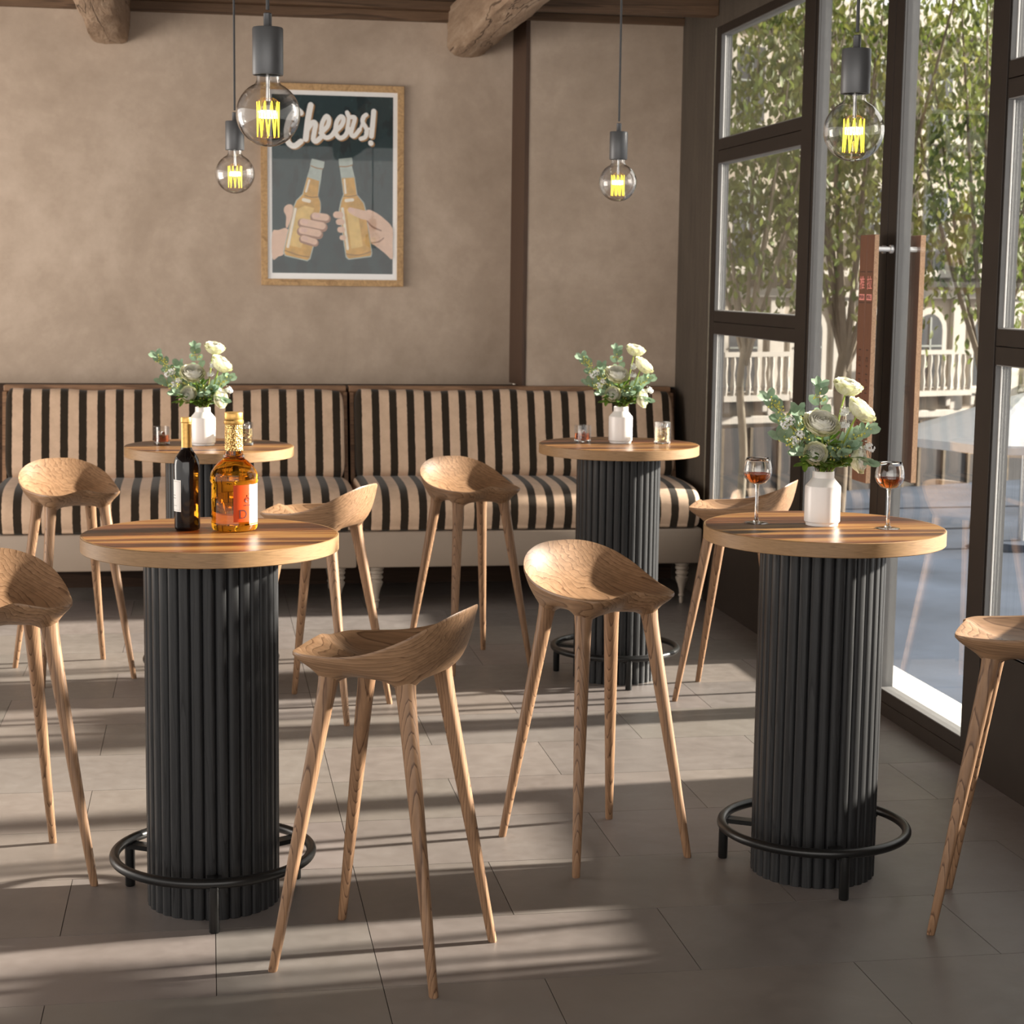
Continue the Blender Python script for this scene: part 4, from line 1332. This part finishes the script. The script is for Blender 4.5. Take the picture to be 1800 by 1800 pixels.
def eucalyptus(label, base, mouth, tip, seed, L=0.034, nl=7, seeds=4, t0=0.42):
    rr = random.Random(seed)
    root = thing('eucalyptus_sprig', label, 'sprig', base, 0, 'eucalyptus sprigs')
    P = sprig_path(mouth, tip)
    n = len(P)
    obj('stem', tube(P, [0.0016-0.001*i/n for i in range(n)], 6), M['twig'], root)
    bl = bmesh.new(); bs = bmesh.new()
    for k_ in range(nl):
        t = t0+(1-t0)*k_/(nl-1)
        i = min(n-2, int(t*(n-1)))
        p = P[i].lerp(P[i+1], t*(n-1)-i)
        d = (P[i+1]-P[i]).normalized()
        for sgn in (-1, 1):
            side = Vector((0.85*sgn*rr.uniform(.6, 1.2), rr.uniform(-0.9, 0.3), rr.uniform(-.25, .5)))
            dd = (d*0.7+side*0.75).normalized()
            nm = Vector((rr.uniform(-.5, .5), -1, rr.uniform(-.1, .7)))
            ln = L*rr.uniform(.8, 1.15)*(1.05-0.25*(t-t0))
            leaf(bl, p+dd*0.004, dd, nm, ln, ln*rr.uniform(0.55, 0.68), rr.uniform(0, .2), tip=1.0, n=6)
    leaf(bl, P[-1], (P[-1]-P[-2]), (0.1, -1, 0.3), L, L*0.55, n=6)
    obj('leaves', bl, M['eucleaf'], root, angle=2)
    if seeds:
        for k_ in range(seeds):
            t = t0+(1-t0)*rr.uniform(0.1, 1)
            i = min(n-2, int(t*(n-1)))
            p = P[i]
            for q in range(7):
                c = p+Vector((rr.uniform(-1, 1), rr.uniform(-1.2, 0.2), rr.uniform(-.6, 1)))*0.019
                add_sphere(bs, c, 0.0029, 7, 5, (1, 1, 1.15))
                add_tube(bs, [p, c], 0.0006, 4)
        obj('seed_cluster', bs, M['seed'], root)
    return root
def filler(label, base, mouth, tip, seed, heads=2):
    rr = random.Random(seed)
    root = thing('white_filler_sprig', label, 'sprig', base, 0, 'white filler sprigs')
    P = sprig_path(mouth, tip, 0.005)
    bt = bmesh.new(); add_tube(bt, P, 0.0011, 6)
    bf = bmesh.new()
    tipv = P[-1]
    cs = [tipv]+[tipv+Vector((rr.uniform(-.02, .02), rr.uniform(-.015, .01), rr.uniform(-.022, .004))) for _ in range(heads-1)]
    for c in cs:
        for q in range(26):
            v = Vector((rr.gauss(0, 1), rr.gauss(0, 1), rr.gauss(0, .8))).normalized()*rr.uniform(.006, .0145)
            c2 = c+v
            nn = (v+Vector((0, -.006, .004))).normalized()
            B = basis(nn)
            for e in range(5):
                a = 2*pi*e/5+rr.uniform(0, 1)
                dd = B.to_3x3() @ Vector((cos(a), sin(a), 0.35))
                leaf(bf, c2, dd, nn, 0.0052, 0.0040, 0, n=2)
        add_tube(bt, [tipv-Vector((0, 0, .03)), c], 0.0008, 5)
    obj('stem', bt, M['twig'], root)
    obj('florets', bf, M['floret'], root, smooth=False)
    return root
def leafspray(label, base, mouth, tip, seed, n=10, L=0.050):
    rr = random.Random(seed)
    root = thing('leafy_stem', label, 'leaves', base, 0, 'dark green leafy stems')
    P = sprig_path(mouth, tip, 0.012)
    obj('stem', tube(P, 0.0014, 6), M['stemgreen'], root)
    bl = bmesh.new()
    m = len(P)
    for k_ in range(n):
        i = int((0.35+0.6*k_/n)*(m-1))
        d = (P[min(i+1, m-1)]-P[i-1]).normalized()
        for sgn in (-1, 1):
            dd = d+Vector((sgn*rr.uniform(.4, .9), rr.uniform(-.9, .3), rr.uniform(-.3, .5)))
            leaf(bl, P[i], dd, (rr.uniform(-.4, .4), -.6, 1), L*rr.uniform(.7, 1.1), L*0.34, 0.2, tip=0.8)
    leaf(bl, P[-1], P[-1]-P[-2], (0, -.4, 1), L, L*.3, tip=.8)
    obj('leaves', bl, M['darkleaf'], root, angle=2)
    return root
def bouquet(vx, vy, where, first):
    """all stems of one vase; world-aligned, so the three vases match"""
    z = HT
    base = (vx, vy, z)
    if first is None:
        kids = []
        FL = [('topmost', (0.052, -0.040, 0.418), (0.18, -0.30, 0.93), 0.039, 11, 1.0),
              ('second highest, tilted right', (0.083, -0.085, 0.352), (0.55, -0.30, 0.72), 0.043, 12, 1.05),
              ('largest, central', (-0.040, -0.085, 0.314), (0.0, -0.60, 0.80), 0.047, 13, 1.15),
              ('smallest, low front', (-0.058, -0.090, 0.222), (-0.22, -0.92, 0.30), 0.031, 14, 0.95),
              ('low right, drooping', (0.077, -0.095, 0.205), (0.72, -0.55, 0.10), 0.037, 15, 1.05)]
        for nm, h, f, R, sd_, op in FL:
            kids.append((flower('%s cream ranunculus in the vase %s' % (nm, where), base, (h[0]*0.25, h[1]*0.2, 0.165), h, f, R, sd_, op), nm+' cream ranunculus'))
        EU = [('far left reaching', (-0.185, -0.03, 0.372), 21, 8, 7), ('left drooping', (-0.165, -0.07, 0.270), 22, 8, 5), ('upright central', (-0.030, -0.02, 0.405), 23, 7, 4),
              ('right reaching', (0.105, -0.06, 0.285), 24, 7, 3), ('low right', (0.085, -0.13, 0.200), 25, 6, 2), ('inner left', (-0.095, -0.03, 0.335), 26, 7, 5), ('low left', (-0.11, -0.09, 0.225), 27, 6, 1), ('inner right', (0.04, -0.10, 0.245), 28, 6, 3), ('upper left', (-0.135, 0.0, 0.305), 29, 7, 4), ('lower middle', (0.01, -0.12, 0.225), 30, 6, 2)]
        for nm, t, sd_, nl, se in EU:
            kids.append((eucalyptus('%s grey-green eucalyptus sprig in the vase %s' % (nm, where), base, (t[0]*0.14, t[1]*0.2, 0.165), t, sd_, 0.040, nl, se), nm+' grey-green eucalyptus sprig'))
        FI = [('left', (-0.125, -0.05, 0.315), 31), ('lower left', (-0.10, -0.07, 0.275), 32), ('upper right', (0.042, -0.045, 0.340), 33), ('middle right', (0.032, -0.075, 0.305), 34), ('lower right', (0.06, -0.10, 0.245), 35), ('rightmost', (0.112, -0.08, 0.238), 36)]
        for nm, t, sd_ in FI:
            kids.append((filler('%s white filler sprig in the vase %s' % (nm, where), base, (t[0]*0.14, t[1]*0.2, 0.165), t, sd_, 2), nm+' white filler sprig'))
        LV = [('low left', (-0.09, -0.075, 0.192), 41), ('front', (-0.035, -0.11, 0.195), 42), ('right', (0.03, -0.09, 0.230), 43), ('upper left', (-0.05, 0.0, 0.300), 44), ('central', (0.0, -0.05, 0.265), 45), ('low right', (0.055, -0.07, 0.190), 46), ('inner front left', (-0.075, -0.10, 0.215), 47), ('inner front right', (0.045, -0.12, 0.212), 48)]
        for nm, t, sd_ in LV:
            kids.append((leafspray('%s dark green leafy stem in the vase %s' % (nm, where), base, (t[0]*0.16, t[1]*0.16, 0.163), t, sd_), nm+' dark green leafy stem'))
        return kids
    for o, nm in first:
        dup(o, base, 0, '%s in the vase %s' % (nm, where))
vs_ = [(1.797, 5.030, 'on the front right table'), (1.812, 7.735, 'on the back right table'), (-0.018, 7.680, 'on the back left table')]
kids = None
for x, y, wh in vs_:
    make_vase('white ceramic vase of cream flowers %s' % wh, (x, y, HT))
    r = bouquet(x, y, wh, kids)
    if kids is None: kids = r

# ================================================================== OUTSIDE
struct('stone_step', boxbm(WX+0.09, 3.19, 4.0, 11.5, -0.10, -0.02, bev=0.006), M['step'], 'pale sunlit stone step outside the glass door', 'step', smooth=False)
struct('street', boxbm(WX+0.0, 60, -6, 60, -0.30, -0.09), M['asphalt'], 'blue-grey street paving outside the windows', 'street', smooth=False)

# building across the street
BN = Vector((0.36, -0.933, 0)).normalized()       # facade normal
BT = Vector((0.933, 0.36, 0)).normalized()
BO = Vector((5.1, 15.2, 0))                         # facade origin on the ground
bl_ = thing('building', 'cream stone building with arched windows across the street', 'building', (BO.x, BO.y, -0.09), atan2(BT.y, BT.x))
bl_.scale = (0.5, 0.5, 0.5)
# local: x along the facade, y into the building, z up
obj('wall', boxbm(-4, 12, 0, 4, 0, 8.6), M['facade'], bl_, smooth=False)
def arch(w, h, n=10, flat_=False):
    if flat_: return [(-w/2, 0), (w/2, 0), (w/2, h), (-w/2, h)]
    r = w/2
    return [(-w/2, 0), (w/2, 0)]+[(r*cos(pi*i/n), h-r+r*sin(pi*i/n)) for i in range(n+1)]
def bwin(x, z, w, h, flat_=False, balcony=False):
    bm = bmesh.new()
    add_prism(bm, [(x+a, z+b) for a, b in arch(w+0.22, h+0.12, flat_=flat_)], lambda a, b, d: (a, d, b), -0.08, 0.02)
    fix_normals(bm)
    s = obj('window', bm, M['facadetrim'], bl_, smooth=False)
    bm = bmesh.new()
    add_prism(bm, [(x+a, z+b) for a, b in arch(w, h, flat_=flat_)], lambda a, b, d: (a, d, b), -0.085, -0.078)
    fix_normals(bm)
    obj('pane', bm, M['facadewin'], s, smooth=False)
    bm = bmesh.new()
    add_box(bm, x-0.02, x+0.02, -0.10, -0.08, z, z+h-w*0.1)
    add_box(bm, x-w/2, x+w/2, -0.10, -0.08, z+h*0.55, z+h*0.55+0.03)
    obj('glazing_bar', bm, M['facadeframe'], s, smooth=False)
    bm = boxbm(x-w/2-0.22, x+w/2+0.22, -0.25, 0.0, z-0.14, z, bev=0.02)
    for sx in (-1, 1):
        add_box(bm, x+sx*(w/2+0.1)-0.06, x+sx*(w/2+0.1)+0.06, -0.20, 0, z-0.36, z-0.14, bev=0.02)
    obj('window_sill', bm, M['facadetrim'], s, smooth=False)
    if balcony:
        bm = boxbm(x-w/2-0.4, x+w/2+0.4, -0.5, 0, z-0.14, z-0.04)
        add_box(bm, x-w/2-0.4, x+w/2+0.4, -0.5, -0.42, z+0.62, z+0.70)
        for i in range(9):
            xx = x-w/2-0.36+(w+0.72)*i/8
            add_lathe(bm, [(0.035, z-0.04), (0.05, z+0.12), (0.025, z+0.32), (0.045, z+0.5), (0.035, z+0.62)], 8, (xx, -0.46, 0))
        obj('balustrade', bm, M['facadetrim'], s)
for i in range(9):
    x = -2.6+i*1.45
    bwin(x, 1.85, 0.62, 1.35, False, i % 3 == 1)
    bwin(x, 4.0, 0.60, 1.45, i % 2 == 0, i % 3 == 2)
    bwin(x, 6.4, 0.60, 1.3, True)
bm = boxbm(-4, 12, -0.16, 0, 3.48, 3.64, bev=0.02)
add_box(bm, -4, 12, -0.10, 0, 1.28, 1.42, bev=0.02)
add_box(bm, -4, 12, -0.30, 0, 8.2, 8.6, bev=0.04)
add_box(bm, -4, 12, -0.14, 0, 5.9, 6.04, bev=0.02)
obj('cornice', bm, M['facadetrim'], bl_, smooth=False)
for i in range(10):
    x = -3.33+i*1.45
    obj('pilaster', boxbm(x-0.16, x+0.16, -0.10, 0, 1.42, 3.48, bev=0.01), M['facadetrim'], bl_, smooth=False)
for i in range(6):
    x = -2.9+i*2.3
    s = obj('shopfront', boxbm(x-0.95, x+0.95, -0.06, 0.02, 0.0, 1.22), M['shopdark'], bl_, smooth=False)
    bm = bmesh.new()
    for xx in (-0.95, -0.32, 0.32, 0.95):
        add_box(bm, x+xx-0.03, x+xx+0.03, -0.10, -0.05, 0, 1.22)
    obj('shopfront_bars', bm, M['bark'], s, smooth=False)
obj('shop_sign', boxbm(1.05, 1.75, -0.14, -0.06, 0.62, 0.86, bev=0.01), M['redsign'], bl_, smooth=False)

# trees
def tree(label, x, y, h, crown, seed, bark, fol, spread=1.5, trunk_r=0.07, nleaf=5200, droop=1.0):
    rr = random.Random(seed)
    root = thing('tree', label, 'tree', (x, y, -0.09), 0, 'street trees')
    bm = bmesh.new()
    f = crown*0.62
    tr = [Vector((0, 0, 0)), Vector((0.03, 0.02, f*0.4)), Vector((-0.02, 0.0, f*0.75)), Vector((0.02, 0, f))]
    add_tube(bm, spline([tuple(p) for p in tr], 4), [trunk_r*(1-0.3*i/12) for i in range(13)], 10)
    tips = []
    for b in range(9):
        a = 2*pi*b/9+rr.uniform(-.3, .3)
        hh = rr.uniform(0.55, 1.0)
        t = Vector((cos(a)*spread*hh*.8, sin(a)*spread*hh*.8, crown+(h-crown)*rr.uniform(.3, .95)))
        s0 = Vector((0.02, 0, f*rr.uniform(0.85, 1.0)))
        mid = s0.lerp(t, .5)+Vector((0, 0, -.15*hh))
        add_tube(bm, spline([tuple(s0), tuple(mid), tuple(t)], 5), [trunk_r*.55*(1-.8*i/10) for i in range(11)], 7)
        tips += [mid, t, s0.lerp(t, .75)]
    obj('trunk', bm, bark, root)
    bl = bmesh.new()
    for i in range(nleaf):
        t = rr.choice(tips)
        r = spread*0.62
        p = t+Vector((rr.gauss(0, .42)*r, rr.gauss(0, .42)*r, rr.gauss(0.1, .45)*r-abs(rr.gauss(0, .5))*droop*.5))
        if p.z < crown-0.9*droop: continue
        d = Vector((rr.uniform(-.6, .6), rr.uniform(-.6, .6), -rr.uniform(.2, 1.2)))
        L = rr.uniform(.05, .10)
        leaf(bl, p, d, (rr.uniform(-1, 1), rr.uniform(-1, 1), rr.uniform(-.3, 1)), L, L*.42, .15, n=3)
    obj('foliage', bl, fol, root, smooth=False)
    return root
tree('slim pale-trunked street tree seen through the far window', 3.98, 13.0, 4.6, 2.35, 1, M['barkpale'], M['foliage'], 1.05, 0.035, 4200, 0.8)
tree('forked street tree seen through the left door leaf', 4.80, 13.1, 4.8, 2.25, 2, M['bark'], M['foliage2'], 1.0, 0.055, 4200, 0.8)
tree('leafy street tree seen through the right door leaf', 5.85, 12.9, 4.6, 1.95, 3, M['bark'], M['foliage'], 0.95, 0.045, 4200, 0.8)
tree('pale street tree farther off, close to the cream building', 6.9, 14.2, 5.2, 2.6, 4, M['barkpale'], M['foliage2'], 1.1, 0.045, 3600, 0.8)
# cafe parasol
pa = thing('parasol', 'white cafe parasol standing in the street', 'parasol', (5.75, 11.9, -0.09))
bm = bmesh.new()
apex = bm.verts.new((0, 0, 1.12)); ap2 = bm.verts.new((0, 0, 1.10))
ring = [bm.verts.new((0.95*cos(2*pi*i/8), 0.95*sin(2*pi*i/8), 0.80)) for i in range(8)]
ring2 = [bm.verts.new((0.94*cos(2*pi*i/8), 0.94*sin(2*pi*i/8), 0.74)) for i in range(8)]
for i in range(8):
    j = (i+1) % 8
    bm.faces.new((apex, ring[i], ring[j])); bm.faces.new((ring[i], ring2[i], ring2[j], ring[j])); bm.faces.new((ap2, ring2[j], ring2[i]))
obj('canopy', bm, M['canvas'], pa, smooth=False)
obj('pole', tube([(0, 0, 0.0), (0, 0, 1.13)], 0.025, 10), M['steel'], pa)
obj('base_plate', lathe([(0, 0), (0.25, 0), (0.25, 0.05), (0, 0.05)], 20), M['asphalt'], pa)
